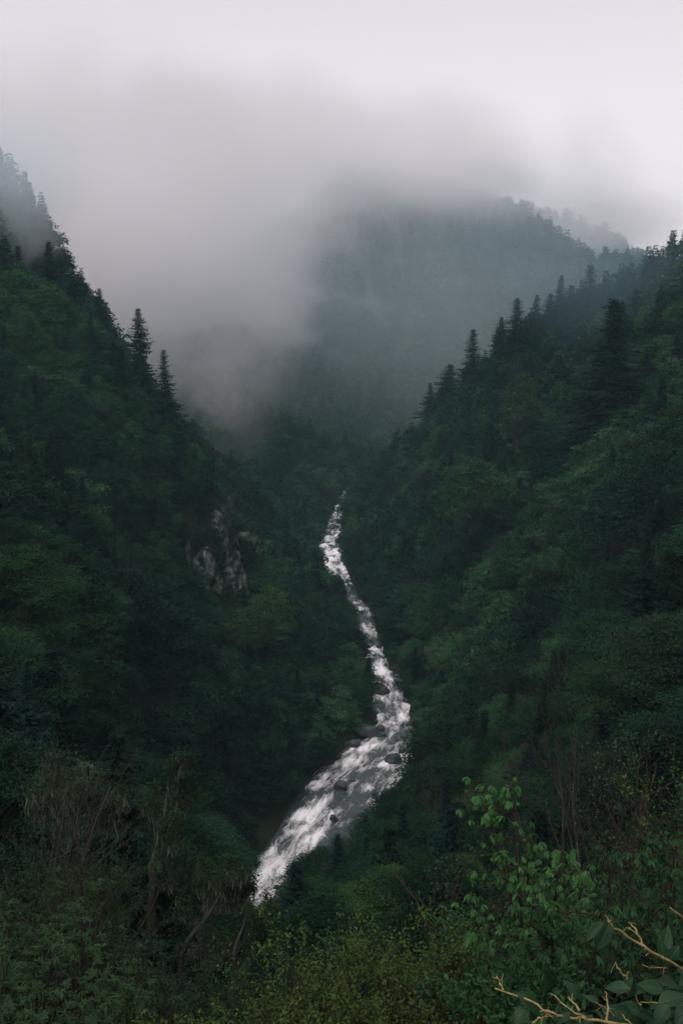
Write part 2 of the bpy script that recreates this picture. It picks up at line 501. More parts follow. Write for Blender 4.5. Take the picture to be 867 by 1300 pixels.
ro = N(nt, 'ShaderNodeMapRange', {'Value': foam, 'To Min': 0.16, 'To Max': 0.8}).outputs[0]
bp = N(nt, 'ShaderNodeBump', {'Height': M2(nt, 'ADD', f2, foam), 'Strength': 0.6, 'Distance': 0.35}).outputs[0]
b = N(nt, 'ShaderNodeBsdfPrincipled', {'Base Color': colr, 'Roughness': ro, 'Specular IOR Level': 0.45, 'Normal': bp})
N(nt, 'ShaderNodeOutputMaterial', {'Surface': b.outputs[0]})
rme.materials.append(m)
river_o = tag(link('river', rme), 'white rapids winding down the bottom of the gorge', None, None, 'structure')


# ------------------------------------------------------------------ tree shapes
def broadleaf_shape(seed, H=14.0, Rr=4.6, nclump=46, nleaf=9000, leaf=0.30, base=0.25, flat=0.55, crad=0.235):
    """trunk lines + crown leaf cards gathered in flattened sprays at the ends of limbs"""
    g = np.random.default_rng(seed)
    lean = g.normal(size=2) * 0.05 * H
    def axis(t):
        return np.stack([lean[0] * t ** 1.5 + 0.3 * np.sin(3 * t + seed), lean[1] * t ** 1.5 + 0.3 * np.cos(2.3 * t + seed) - 0.3, H * 0.93 * t], -1)
    ts = np.linspace(0, 1, 9)
    lines = [(axis(ts), (0.021 * H) * (1 - ts) ** 0.8 + 0.02)]
    cen, rad = [], []
    for k in range(nclump):
        t = base + (1 - base) * ((k + g.random()) / nclump) ** 0.85
        prof = math.sin(math.pi * min(1, (t - base) / (1 - base) * 0.80 + 0.17)) ** 0.75
        az = k * 2.39996 + g.normal() * 0.5
        rr = Rr * prof * g.uniform(0.30, 1.15) ** 0.7 * (1 + 0.22 * math.sin(az * 2 + seed))
        c = axis(np.array(t)) + np.array([math.cos(az) * rr, math.sin(az) * rr, g.normal() * 0.3 + 0.04 * H])
        c[2] = min(c[2], H * 0.97)
        cen.append(c); rad.append(g.uniform(0.6, 1.35) * Rr * crad * (0.7 + 0.5 * prof))
        p0 = axis(np.array(max(0.08, t - 0.18 - 0.1 * g.random())))
        mid = (p0 + c) / 2 + np.array([0, 0, -0.04 * H * g.random()])
        s = np.linspace(0, 1, 5)[:, None]
        lines.append(((1 - s) ** 2 * p0 + 2 * s * (1 - s) * mid + s * s * c, 0.0055 * H * (1 - s[:, 0]) + 0.012))
    cen = np.array(cen); rad = np.array(rad)
    wgt = rad ** 2; cnt = np.maximum(4, (nleaf * wgt / wgt.sum()).astype(int))
    idx = np.repeat(np.arange(nclump), cnt)
    n = len(idx)
    u = rand_unit(g, n); u[:, 2] = np.where(u[:, 2] < -0.25, -u[:, 2] * 0.6, u[:, 2])
    r = rad[idx] * (0.25 + 0.75 * g.random(n) ** 0.6) * (1 + 0.25 * np.sin(u[:, 0] * 5 + idx) * np.sin(u[:, 1] * 6 + idx * 2))
    c = cen[idx] + u * r[:, None] * np.array([1.25, 1.25, flat])
    c += g.normal(size=(n, 3)) * 0.16 * rad[idx, None]
    nrm = norm(u * 0.5 + np.array([0, 0, 0.7]) + g.normal(size=(n, 3)) * 0.5)
    d = norm(u + g.normal(size=(n, 3)) * 0.7 + np.array([0, 0, -0.35]))
    L = leaf * g.uniform(0.6, 1.5, n)
    v, q, k = leaves(T_QUAD, c, d, nrm, L, L * g.uniform(0.5, 0.8, n))
    cl = g.random(nclump)
    var = np.clip(0.35 * g.random(n) + 0.65 * cl[idx], 0, 1)
    return lines, v, q, np.repeat(var, k)


def conifer_shape(seed, H=20.0, Rr=3.4, whorl=0.5, dens=1.0, twig=0.60, bare=0.06, per=9):
    g = np.random.default_rng(seed)
    ts = np.linspace(0, 1, 10)
    bend = g.normal(size=2) * 0.012 * H
    lines = [(np.stack([bend[0] * ts ** 2, bend[1] * ts ** 2, H * ts], -1), 0.013 * H * (1 - ts) ** 0.9 + 0.012)]
    C_, D_, N_, L_, V_ = [], [], [], [], []
    z = bare * H; k = 0
    gap = 1 + 0.3 * np.sin(np.linspace(0, 11, 40) + seed * 1.7) + 0.3 * g.normal(size=40)
    while z < H * 0.985:
        t = z / H
        r0 = Rr * (1 - t) ** 0.82 * (0.55 + 0.45 * min(1, t / 0.12)) + 0.12
        nb = max(3, int(per * (0.55 + 0.45 * (1 - t))))
        for b in range(nb):
            az = k * 1.1 + b * 2 * math.pi / nb + g.normal() * 0.25
            rl = r0 * g.uniform(0.5, 1.25) * max(0.3, gap[int(t * 39)]) ** 0.45
            if g.random() < 0.10: rl *= 0.4
            el0 = 0.25 * t - 0.18 + g.normal() * 0.08
            ns = max(3, int(rl / (0.36 / dens)))
            s = np.linspace(0.12, 1, ns)
            out = np.stack([np.cos(az) * rl * s, np.sin(az) * rl * s, rl * (s * math.tan(el0) - 0.30 * s ** 2 * (1 - t) + 0.16 * s ** 4)], -1)
            p = out + np.array([bend[0] * t * t, bend[1] * t * t, z])
            fw = norm(np.gradient(out, axis=0)) if ns > 1 else out
            sd_ = norm(np.cross(fw, np.array([0, 0, 1.0])))
            if rl > 0.6:
                lines.append((np.concatenate([[np.array([bend[0] * t * t, bend[1] * t * t, z])], p[::max(1, ns // 3)]]), np.linspace(0.012 * rl + 0.01, 0.006, 1 + len(p[::max(1, ns // 3)]))))
            for sg in (-1, 1, 0):
                dd = norm(fw * (0.75 if sg else 1.0) + sd_ * sg * 0.8 + np.array([0, 0, -0.32 - 0.3 * (sg == 0)]) + g.normal(size=(ns, 3)) * 0.18)
                C_.append(p + g.normal(size=(ns, 3)) * 0.05); D_.append(dd)
                N_.append(norm(np.array([0, 0, 1.0]) + g.normal(size=(ns, 3)) * 0.35 + sd_ * sg * 0.3))
                L_.append(twig * (0.55 + 0.55 * (1 - s) ** 0.5 + 0.1) * g.uniform(0.7, 1.25, ns) * min(1.0, 0.45 + rl / Rr))
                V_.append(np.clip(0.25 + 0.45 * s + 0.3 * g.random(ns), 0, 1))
        z += whorl * g.uniform(0.75, 1.3) * (1 - 0.35 * t); k += 1
    c = np.concatenate(C_); d = np.concatenate(D_); n = np.concatenate(N_); L = np.concatenate(L_)
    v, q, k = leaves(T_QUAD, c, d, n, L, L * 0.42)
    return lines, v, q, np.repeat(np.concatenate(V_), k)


def bare_shape(seed, H=13.0, maxl=3, nch=(4, 6), r0=0.15):
    g = np.random.default_rng(seed)
    out, tips = [], []
    grow(g, (0, 0, 0), (g.normal() * 0.08, g.normal() * 0.08, 1), H, r0, 0, maxl, out, tips, 8, 0.10, 0.06, nch, 0.42, (0.35, 0.85), 0.32, 0.12)
    main = [(p, r) for l, p, r in out if l <= 1]
    twigs = [(p, np.maximum(r, 0.008)) for l, p, r in out if l > 1]
    return main, twigs, tips


# ------------------------------------------------------------------ materials of plants
M_CROWN = leaf_material('broadleaf_leaves')
M_NEEDLE = leaf_material('conifer_needles', trans=0.12, rough=0.7, spec=0.05)
M_FOREST = leaf_material('forest_leaves', attr=True)
M_BARK = bark_material('grey_bark', (0.022, 0.020, 0.016), (0.075, 0.07, 0.06))
M_DARKBARK = bark_material('dark_bark', (0.022, 0.018, 0.014), (0.065, 0.055, 0.045))
M_TWIG = bark_material('brown_twigs', (0.022, 0.018, 0.014), (0.05, 0.042, 0.034), 3.0)


def tree_meshes(kind, shape, bark, leafm):
    lines, v, q, var = shape
    tv, tq = tubes(lines, 6)
    return (quad_mesh(kind + '_trunk', tv, tq, [bark], smooth=True), quad_mesh(kind + '_crown', v, q, [leafm], var=var), float(v[:, 2].max()), len(q))


BROAD = [tree_meshes('broadleaf', broadleaf_shape(11 + i, H, Rr, nc, nl, lf, ba, fl_), M_BARK, M_CROWN) for i, (H, Rr, nc, nl, lf, ba, fl_) in enumerate([
    (14, 5.0, 52, 26000, 0.19, 0.22, 0.50), (15, 4.2, 50, 24000, 0.19, 0.20, 0.55), (12, 5.4, 50, 26000, 0.19, 0.26, 0.45), (16, 4.6, 60, 26000, 0.19, 0.18, 0.60), (11, 4.2, 40, 20000, 0.18, 0.2, 0.6), (13, 4.0, 34, 12000, 0.19, 0.25, 0.5)])]
CONI = [tree_meshes('conifer', conifer_shape(31 + i, H, Rr, wh, de), M_DARKBARK, M_NEEDLE) for i, (H, Rr, wh, de) in enumerate([
    (20, 3.9, 0.30, 1.3), (22, 3.7, 0.31, 1.3), (17, 4.0, 0.28, 1.3), (19, 3.2, 0.30, 1.3), (21, 4.2, 0.34, 1.2)])]
MID = [tree_meshes('broadleaf', broadleaf_shape(91 + i, H, Rr, nc, nl, lf, ba, fl_, 0.22), M_BARK, M_CROWN) for i, (H, Rr, nc, nl, lf, ba, fl_) in enumerate([
    (14, 5.0, 60, 7000, 0.36, 0.2, 0.5), (15, 4.2, 55, 6500, 0.36, 0.2, 0.55), (12, 5.2, 60, 7000, 0.35, 0.22, 0.5), (16, 4.6, 70, 7000, 0.36, 0.16, 0.6), (13, 3.8, 44, 4200, 0.34, 0.22, 0.55)])]
FINE = [tree_meshes('broadleaf', broadleaf_shape(71 + i, H, Rr, nc, nl, lf, ba, fl_), M_BARK, M_CROWN) for i, (H, Rr, nc, nl, lf, ba, fl_) in enumerate([
    (13, 4.6, 95, 60000, 0.135, 0.15, 0.5), (12, 4.2, 80, 50000, 0.13, 0.18, 0.55), (14, 4.4, 100, 60000, 0.14, 0.12, 0.5)])]
BARE = []
for i, (H, r0) in enumerate([(13, 0.14), (11, 0.12), (14, 0.15)]):
    mn, tw, _ = bare_shape(51 + i, H, 3, (5, 7), r0)
    tv, tq = tubes(mn, 5); wv, wq = tubes(tw, 3)
    BARE.append((quad_mesh('bare_trunk', tv, tq, [M_BARK], smooth=True), quad_mesh('bare_twigs', wv, wq, [M_TWIG]), H, len(wq)))
print('SHAPES', [b[3] for b in BROAD], [c_[3] for c_ in CONI], [c_[3] for c_ in BARE], round(time.time() - T0, 1))


def plant_tree(kind, meshes, x, y, h, tint, label, cat, group=None, rz=0.0, z=None, wide=1.0):
    gz = float(ground(x, y)) - 0.3 if z is None else z
    root = thing(kind, (x, y, gz), label, cat, group, rz)
    s = h / meshes[2]
    root.scale = (s * wide, s * wide, s)
    t = link('trunk', meshes[0], root)
    c = link('crown', meshes[1], root)
    c.color = (*tint, 1.0)
    return root


# ------------------------------------------------------------------ where the trees stand
g = np.random.default_rng(77)
cand = []
def band(y0, y1, s):
    ys = np.arange(y0, y1, s)
    for yy in ys:
        half = 0.37 * yy + 26
        xs = np.arange(-half, half, s)
        cand.append(np.stack([xs + g.uniform(-.48, .48, len(xs)) * s, yy + g.uniform(-.48, .48, len(xs)) * s], 1))
band(44, 150, 3.2); band(150, 400, 3.5); band(400, 750, 4.5); band(750, 1250, 6.2); band(1250, 1700, 8.0)
cand = np.concatenate(cand)
x, y = cand[:, 0], cand[:, 1]
z = ground(x, y)
slope = np.sqrt(1 + ((ground(x + 2, y) - ground(x - 2, y)) / 4) ** 2 + ((ground(x, y + 2) - ground(x, y - 2)) / 4) ** 2)
sel = g.random(len(x)) < np.where(river_near(x, y)[0] < 24, 0.70, np.where(y < 700, np.where((x < -15) & (y > 235) & (y < 345), 0.75, 0.33), 0.42)) * np.clip(slope, 1, 3.2)                   # as many trees on a steep face as its true area holds
x, y, z = x[sel], y[sel], z[sel]
rd, rzz, rhw = river_near(x, y)
px_ = 433.5 + F * x / depth(x, y, z)
con_p = 0.10 + 0.22 * (fbm(x / 60, y / 60, 91, 3) > 0.10) + 0.25 * ((x > 0) & (y > 380) & (y < 620) & (z > -60)) + 0.30 * sstep(850, 1000, y)
con_p = np.where((x < 0) & (y > 250) & (y < 345) & (z > -45), con_p * 0.5, con_p)
u = g.random(len(x))
kindv = np.where(u < con_p, 1, 0)
bare_p = 0.02 + 0.08 * (y > 110) + (0.2 + 0.8 * (y > 110)) * 0.25 * (fbm(x / 35, y / 35, 133, 3) > 0.12)
kindv = np.where((kindv == 0) & (g.random(len(x)) < bare_p), 2, kindv)
hh = np.where(kindv == 1, g.uniform(10, 19, len(x)), g.uniform(7.5, 14.0, len(x)))
hh = hh * np.where((y > 235) & (y < 330) & (x < -25) & (x > -110) & (z > -88), 0.62, 1.0)      # scrub on the cliff spur
hh *= np.clip(0.55 + (rd - rhw) / 28.0, 0.55, 1.0)                       # smaller along the banks
hh *= (0.8 + 0.2 * sstep(40, 110, y)) * (1 + 0.35 * sstep(600, 900, y))
keep = (rd - rhw > 1.2) & (z > -140)
# the open rock of the cliff carries only a few trees
CLIFF_TREES = (y > 250) & (y < 325) & (x < -15)
_py = 650 - F * ((z + 2) * CP + y * SP) / depth(x, y, z + 2)
_m = np.maximum(np.exp(-((px_ - 281) / 13.0) ** 2 - ((_py - 690) / 62.0) ** 4), np.exp(-((px_ - 287) / 32.0) ** 2 - ((_py - 735) / 32.0) ** 2))
keep &= ~(CLIFF_TREES & (_m > 0.42) & (g.random(len(x)) < 0.85))


def visible(x, y, zt, lift=2.0):
    vis = np.ones(len(x), bool)
    for k in np.linspace(0.04, 0.92, 64):
        vis &= ground(x * k, y * k) + lift * np.clip((y * k - 30) / 60, 0, 1) * np.clip((y * (1 - k) - 15) / 30, 0, 1) < zt * k + 0.5
    return vis


# nothing grows up across the open reach of the river
_lim = np.interp(px_, [215, 225, 300, 345, 380, 410, 430, 448, 482, 520, 535], [0, 1185, 1170, 1144, 1108, 1080, 1054, 1026, 1006, 980, 968])
_lim = np.where((px_ > 222) & (px_ < 535) & (y > 40) & (y < 250) & (rd - rhw < 400), _lim, 0)
_b = (650.0 - (_lim + g.uniform(2, 22, len(x)))) / F
_hmax = (-SP + _b * CP) / (CP + _b * SP) * y - z
_pb = 650 - F * (z * CP + y * SP) / depth(x, y, z)
_fore = (_lim > 0) & (_pb > _lim)
hh = np.where(_fore & (hh > _hmax), _hmax, hh)
keep &= ~_fore | (hh > 2.5)
keep &= visible(x, y, z + hh)
x, y, z, hh, kindv, rd, rhw = [a[keep] for a in (x, y, z, hh, kindv, rd, rhw)]
px_ = 433.5 + F * x / depth(x, y, z + hh * .7)
py_ = 650 - F * ((z + hh * .7) * CP + y * SP) / depth(x, y, z + hh * .7)
mg = 25 + 7.0 * F / y
inframe = (px_ > -mg) & (px_ < 867 + mg) & (py_ < 1420)
size = hh / y
print('TREES', len(x), 'in frame', inframe.sum(), 'broad', (kindv == 0).sum(), 'con', (kindv == 1).sum(), 'bare', (kindv == 2).sum())

# species colour of every tree
t1 = fbm(x / 30, y / 30, 201, 3) + 0.5 * (g.random(len(x)) - 0.5)
TINT = np.zeros((len(x), 3))
dark = np.array([0.009, 0.025, 0.015]); midg = np.array([0.014, 0.041, 0.020]); fresh = np.array([0.027, 0.075, 0.029]); brown = np.array([0.026, 0.030, 0.021]); need = np.array([0.006, 0.018, 0.014])
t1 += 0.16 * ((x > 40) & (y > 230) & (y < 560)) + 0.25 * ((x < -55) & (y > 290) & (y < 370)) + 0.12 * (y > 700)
cls = np.where(t1 > 0.20, 2, np.where(t1 > -0.06, 1, 0))
TINT[:] = np.stack([dark, midg, fresh])[cls]
TINT[kindv == 1] = need
TINT[kindv == 2] = brown
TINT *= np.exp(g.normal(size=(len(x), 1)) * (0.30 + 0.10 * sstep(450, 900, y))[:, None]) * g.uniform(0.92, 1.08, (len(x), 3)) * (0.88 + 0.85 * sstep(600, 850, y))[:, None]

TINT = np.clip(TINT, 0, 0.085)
# the nearest in view stand as trees of their own
single = np.zeros(len(x), bool)
for kd, cap in ((0, 285), (1, 190), (2, 90)):
    ii = np.where((kindv == kd) & inframe)[0]
    ii = ii[np.argsort(-size[ii])][:cap]
    single[ii] = True
    print('kind', kd, len(ii), 'out to', y[ii].max() if len(ii) else 0)


def side_words(xx, yy, zz, r, hw):
    if r - hw < 14: return 'beside the white river'
    if yy < 115: return 'on the near slope'
    cx = np.interp(yy, RIVS[::-1, 1], RIVS[::-1, 0])
    return 'across the river from the pale cliff' if xx > cx else 'on the slope of the pale cliff'


LOOK = {0: ['dull dark green broadleaf tree', 'mid green broadleaf tree', 'fresh bright green broadleaf tree'], 1: ['dark pointed conifer'] * 3, 2: ['brownish leafless tree'] * 3}
SZ = ['low ', '', 'tall ']
for i in np.where(single)[0]:
    kd = int(kindv[i])
    lo, hi = ((9.5, 12.2), (11.5, 15.5), (9.5, 12.2))[kd]
    sz = SZ[0 if hh[i] < lo else (2 if hh[i] > hi else 1)]
    lab = sz + LOOK[kd][cls[i]] + ' ' + side_words(x[i], y[i], z[i], rd[i], rhw[i])
    pool = (FINE if y[i] < 120 else (BROAD if y[i] < 190 else MID), CONI, BARE)[kd]
    me = pool[int(g.integers(len(pool)))]
    plant_tree(('broadleaf_tree', 'conifer_tree', 'bare_tree')[kd], me, float(x[i]), float(y[i]), float(hh[i]), TINT[i], lab, ('broadleaf tree', 'conifer', 'bare tree')[kd], lab.replace(' tree ', ' trees ', 1).replace('conifer', 'conifers') + ', alike', rz=float(g.uniform(0, 6.28)), wide=float(g.uniform(1.0, 1.35)) if kd != 1 else float(g.uniform(0.95, 1.35)))

# conifers that stand out on the skylines and slopes
STAND = [  # px, tip, D, least height, most height, width factor, words
    (62, 306, 350, 11, 20, 1.0, 'tall ragged dark conifer on the shoulder of the cliff spur, highest of its row'),
    (92, 334, 346, 11, 22, 0.9, 'dark conifer half sunk in pale green trees on the shoulder of the cliff spur'),
    (126, 366, 342, 10, 20, 0.8, 'slim dark conifer on the cliff spur skyline, between the shoulder and the misty gap'),
    (177, 391, 328, 15, 24, 0.95, 'full dark conifer standing clear against the mist on the cliff spur'),
    (211, 444, 318, 13, 22, 1.1, 'lowest dark conifer on the cliff spur skyline, against the mist'),
    (20, 312, 345, 9, 16, 1.2, 'squat dark conifer below the misty crag'),
    (112, 395, 325, 13, 22, 1.0, 'dark conifer on the spur face below the skyline row'),
    (150, 440, 312, 12, 20, 1.1, 'dark conifer on the spur face beneath the tallest skyline conifer'),
    (60, 275, 450, 9, 18, 0.8, 'pale misty conifer on the crag above the cliff spur'),
    (752, 336, 432, 16, 26, 1.25, 'broad dark conifer, highest of the skyline row across the river'),
    (709, 349, 455, 16, 26, 0.95, 'dark conifer with split top on the skyline across the river'),
    (696, 372, 458, 13, 22, 0.9, 'dark conifer leaning close to the split-topped one across the river'),
    (678, 374, 470, 17, 26, 1.1, 'dark pointed conifer on the skyline, beside a taller one across the river'),
    (659, 378, 478, 18, 27, 1.15, 'wide dark conifer, lowest of the close skyline group across the river'),
    (724, 362, 442, 13, 22, 0.9, 'short dark conifer between two tall ones on the far skyline'),
    (768, 350, 430, 10, 20, 0.9, 'small dark conifer beside the highest one on the skyline'),
    (796, 342, 420, 12, 22, 1.0, 'dark conifer on the skyline in front of the farthest ridge'),
    (826, 324, 412, 11, 22, 1.0, 'hazy conifer at the upper end of the skyline across the river'),
    (808, 366, 390, 14, 24, 1.1, 'dark conifer below the skyline, near the broad black one'),
    (777, 374, 318, 26, 36, 1.35, 'largest conifer, broad and almost black, high across the river'),
    (836, 372, 372, 13, 22, 1.1, 'dark conifer on the upper slope near the frame edge'),
    (836, 474, 262, 16, 26, 0.9, 'very dark conifer in the wood beneath the largest conifer'),
    (601, 412, 518, 14, 24, 1.0, 'dark conifer on the falling skyline across the river, over the misty valley'),
    (638, 402, 500, 12, 24, 0.9, 'conifer on the falling skyline, uphill of the one over the misty valley'),
    (548, 486, 572, 13, 24, 1.1, 'dark conifer low on the falling skyline near the misty valley'),
    (566, 462, 556, 13, 22, 1.2, 'stout dark conifer at the foot of the falling skyline'),
    (775, 832, 118, 6, 12, 0.9, 'small black conifer among leafy trees on the steep bank, lower slope'),
    (375, 1096, 98, 9, 17, 1.1, 'dark conifer with drooping branches in front of the lowest reach of river'),
    (432, 1060, 118, 10, 19, 1.0, 'slim black conifer against the edge of the white river'),
    (508, 1040, 120, 7, 15, 0.9, 'dim conifer on the bank behind the round green bush'),
    (692, 1022, 48, 4, 9, 1.2, 'young conifer with bare pale twigs behind the bright-leaved sapling'),
]
for (px, tip, D, h0, h1, wf, lab) in STAND:
    p = P(px, tip, D)
    gz = float(ground(p[0], p[1]))
    h = min(max(p[2] - gz + 0.3, h0), h1 + 10)
    ii = int(np.argmin(np.hypot(x - p[0], y - p[1])))
    tn = need * g.uniform(0.75, 1.15) * (0.6 if px == 777 else 1)
    wf *= g.uniform(0.85, 1.25) * (1.15 if px == 777 else 1)
    plant_tree('conifer_tree', CONI[int(g.integers(len(CONI)))], float(p[0]), float(p[1]), float(h), tn, lab, 'conifer', 'conifers that stand out above the wood', rz=float(g.uniform(0, 6.28)), z=min(gz - 0.3, float(p[2] - h)), wide=wf * (1.3 if h < 24 else 1.12) * (1.25 if px > 500 else 1.0)).rotation_euler = (float(g.normal() * 0.03), float(g.normal() * 0.03), float(g.uniform(0, 6.28)))
    if abs(p[2] - h - gz) > 2.5: print('STAND off ground', px, tip, round(p[2] - h - gz, 1))

# smaller companions that close the skyline groups
for (px, tip, D, h0, h1, wf, lab) in STAND[:26]:
    for c_ in range(int(g.integers(0, 3)) if px > 500 else 0):
        p = P(px + g.normal() * 9, tip + g.uniform(8, 34), D + g.normal() * 6)
        gz = float(ground(p[0], p[1]))
        h = min(max(p[2] - gz + 0.3, 6), 22)
        plant_tree('conifer_tree', CONI[int(g.integers(len(CONI)))], float(p[0]), float(p[1]), float(h), need * g.uniform(0.8, 1.3), 'lesser conifer standing close to a taller one on the skyline', 'conifer', 'lesser conifers on the skyline', rz=float(g.uniform(0, 6.28)), z=gz - 0.3, wide=float(g.uniform(1.0, 1.6)))

# all the rest: one forest mass, real foliage at the detail each distance needs
def lod(kind, seed, q):
    if kind == 0:
        nl, lf, nc = ((2600, 0.46, 40), (620, 0.85, 22), (200, 1.35, 12))[q]
        l, v, qd, var = broadleaf_shape(300 + seed, 12.0, 4.4, nc, nl, lf, 0.2, 0.55)
    elif kind == 1:
        wh, de, tw, per = ((0.75, 0.5, 1.0, 7), (1.0, 0.34, 1.5, 6), (1.5, 0.25, 2.0, 6))[q]
        l, v, qd, var = conifer_shape(400 + seed, 16.0, 2.9, wh, de, tw, 0.06, per)
    else:
        mn, tw, _ = bare_shape(500 + seed, 12.0, 2, (5, 8), 0.12)
        if q == 0:
            v, qd = tubes(mn + [(p, r * 1.6) for p, r in tw], 3)
        else:
            v, qd = tubes([(p[::3], r[::3] * (2.2 if q == 1 else 4)) for p, r in mn + tw], 3)
        var = np.full(len(qd), 0.5)
    return v / v[:, 2].max(), qd, var


PROTO = {(k, q): [lod(k, s * 7 + q, q) for s in range(4)] for k in (0, 1, 2) for q in (0, 1, 2)}
FV, FQ, FT, FA, off = [], [], [], [], 0
rest = np.where(~single & ((y > 150) | inframe))[0]
for i in rest:
    q = 0 if y[i] < 380 else (1 if y[i] < 750 else 2)
    v, qd, var = PROTO[(int(kindv[i]), q)][int(g.integers(4))]
    a = g.uniform(0, 6.28); ca, sa = math.cos(a), math.sin(a)
    wd = hh[i] * g.uniform(1.0, 1.45)
    vv = np.empty_like(v, dtype=np.float32)
    vv[:, 0] = (v[:, 0] * ca - v[:, 1] * sa) * wd + x[i]; vv[:, 1] = (v[:, 0] * sa + v[:, 1] * ca) * wd + y[i]; vv[:, 2] = v[:, 2] * hh[i] + z[i] - 0.3
    FV.append(vv); FQ.append(qd + off); off += len(v)
    FT.append(np.broadcast_to(TINT[i], (len(qd), 3))); FA.append(var)
FQ = np.concatenate(FQ)
print('FOREST quads', len(FQ), 'trees', len(rest), round(time.time() - T0, 1))
forest = link('forest', quad_mesh('forest', np.concatenate(FV), FQ, [M_FOREST], var=np.concatenate(FA), tint=np.concatenate(FT)))
tag(forest, 'mixed wood of conifers and broadleaf trees covering the far slopes', None, None, 'stuff')
del FV, FQ, FT, FA
# ------------------------------------------------------------------ cliff and boulders
from mathutils import noise as mnoise
M_CLIFF = rock_material('cliff_rock', (0.012, 0.0135, 0.013), (0.050, 0.056, 0.054), (0.22, 0.245, 0.24), (0.014, 0.024, 0.013), 0.16, 0.60)
M_BOULDER = rock_material('wet_rock', (0.012, 0.015, 0.017), (0.03, 0.035, 0.038), (0.11, 0.12, 0.125), (0.03, 0.04, 0.024), 0.5, 0.12)


def cliff_mask(px, py):
    a = np.exp(-((px - 279 - (py - 690) * -0.05) / 15.0) ** 4 - ((py - 694) / 52.0) ** 4)
    b2 = np.exp(-((px - 284) / 42.0) ** 4 - ((py - 722) / 38.0) ** 4) * 0.95
    c2 = 0.9 * np.exp(-((px - 237) / 6.0) ** 2 - ((py - 700) / 34.0) ** 2)
    d2 = 0.8 * np.exp(-((px - 310) / 12.0) ** 2 - ((py - 742) / 20.0) ** 2)
    return np.maximum(np.maximum(a, b2), np.maximum(c2, d2))


def hit(px, py, d0=40.0, d1=900.0, step=1.0):
    D = np.arange(d0, d1, step)
    q = P(px, py, 1.0)
    below = D * q[2] < ground(D * q[0], D)
    return D[np.argmax(below)] if below.any() else None


pxs = np.linspace(214, 336, 86); pys = np.linspace(606, 790, 118)
CV = np.zeros((len(pys), len(pxs), 3))
for j, b_ in enumerate(pys):
    last = None
    for i, a_ in enumerate(pxs):
        D = hit(a_, b_, 255, 420, 1.0)
        D = min(D if D else 330, 318)
        CV[j, i, 1] = D
Dm = CV[:, :, 1].copy(); MK = np.zeros(Dm.shape)
for _ in range(12):
    Dm[1:-1, 1:-1] = 0.2 * (Dm[1:-1, 1:-1] + Dm[:-2, 1:-1] + Dm[2:, 1:-1] + Dm[1:-1, :-2] + Dm[1:-1, 2:])
for j, b_ in enumerate(pys):
    for i, a_ in enumerate(pxs):
        mk = float(cliff_mask(a_, b_)) * (0.95 + 0.55 * mnoise.fractal(Vector((a_ / 11.0, b_ / 16.0, 9.0)), 0.9, 2.0, 4))
        MK[j, i] = mk
        v3 = Vector((a_ / 9.0, b_ / 15.0, 2.0))
        rg = mnoise.fractal(v3, 0.9, 2.1, 5)
        rid = abs(mnoise.noise(Vector((a_ / 7.0 + b_ / 40.0, b_ / 26.0, 5.0))))
        st = 0.8 * math.floor((b_ / 15.0) + 0.8 * mnoise.noise(Vector((a_ / 20, b_ / 20, 1)))) * 0.0
        off = -4.5 + 8.5 * min(1, mk * 1.35) + 1.4 * rg - 4.2 * rid + 1.6 * abs(mnoise.noise(Vector((a_ / 4.0, b_ / 9.0, 3.0)))) - st
        if i in (0, len(pxs) - 1) or j in (0, len(pys) - 1): off = -10
        CV[j, i] = P(a_, b_, Dm[j, i] - off)
vi = np.arange(CV.shape[0] * CV.shape[1]).reshape(CV.shape[:2])
cq = np.stack([vi[:-1, :-1], vi[1:, :-1], vi[1:, 1:], vi[:-1, 1:]], -1).reshape(-1, 4)
sel = (MK > 0.10)
cq = cq[sel.ravel()[cq].any(axis=1)]
c0 = CV.reshape(-1, 3).mean(0)
used, inv = np.unique(cq.ravel(), return_inverse=True)
cliff = link('rock_cliff', quad_mesh('rock_cliff', CV.reshape(-1, 3)[used] - c0, inv.reshape(-1, 4), [M_CLIFF]), None, c0)
tag(cliff, 'pale weathered cliff showing through the wood on the steep spur', 'cliff')


def boulder(px, py, wpx, hpx, lab, seed, rot=0.0, mat=None, sink=0.25, D=None, cat='boulder'):
    import bmesh
    D = D or riverD(py)
    p = P(px, py, D)
    k = depth(*p) / F
    a, hgt = wpx * k / 2, hpx * k / 2
    bm = bmesh.new()
    bmesh.ops.create_icosphere(bm, subdivisions=5, radius=1.0)
    rg = np.random.default_rng(seed)
    cuts = [(Vector(rand_unit(rg, 1)[0]), rg.uniform(0.62, 0.9)) for _ in range(9)]
    for v in bm.verts:
        for n_, dd in cuts:
            t = v.co.dot(n_) - dd
            if t > 0: v.co -= n_ * t * 0.85
        v.co *= 1 + 0.10 * mnoise.fractal(v.co * 1.6 + Vector((seed, 0, 0)), 1.0, 2.0, 5)
    me = bpy.data.meshes.new('boulder')
    for f in bm.faces: f.smooth = True
    bm.to_mesh(me); bm.free()
    me.materials.append(mat or M_BOULDER)
    o = link('boulder', me, None, (p[0], p[1], p[2] + hgt * (0.5 - sink)))
    o.scale = (a, a * 0.8, hgt * 1.35)
    o.rotation_euler = (0, rot, 0.3 * math.sin(seed * 3.1))
    return tag(o, lab, cat, 'boulders in and beside the rapids')


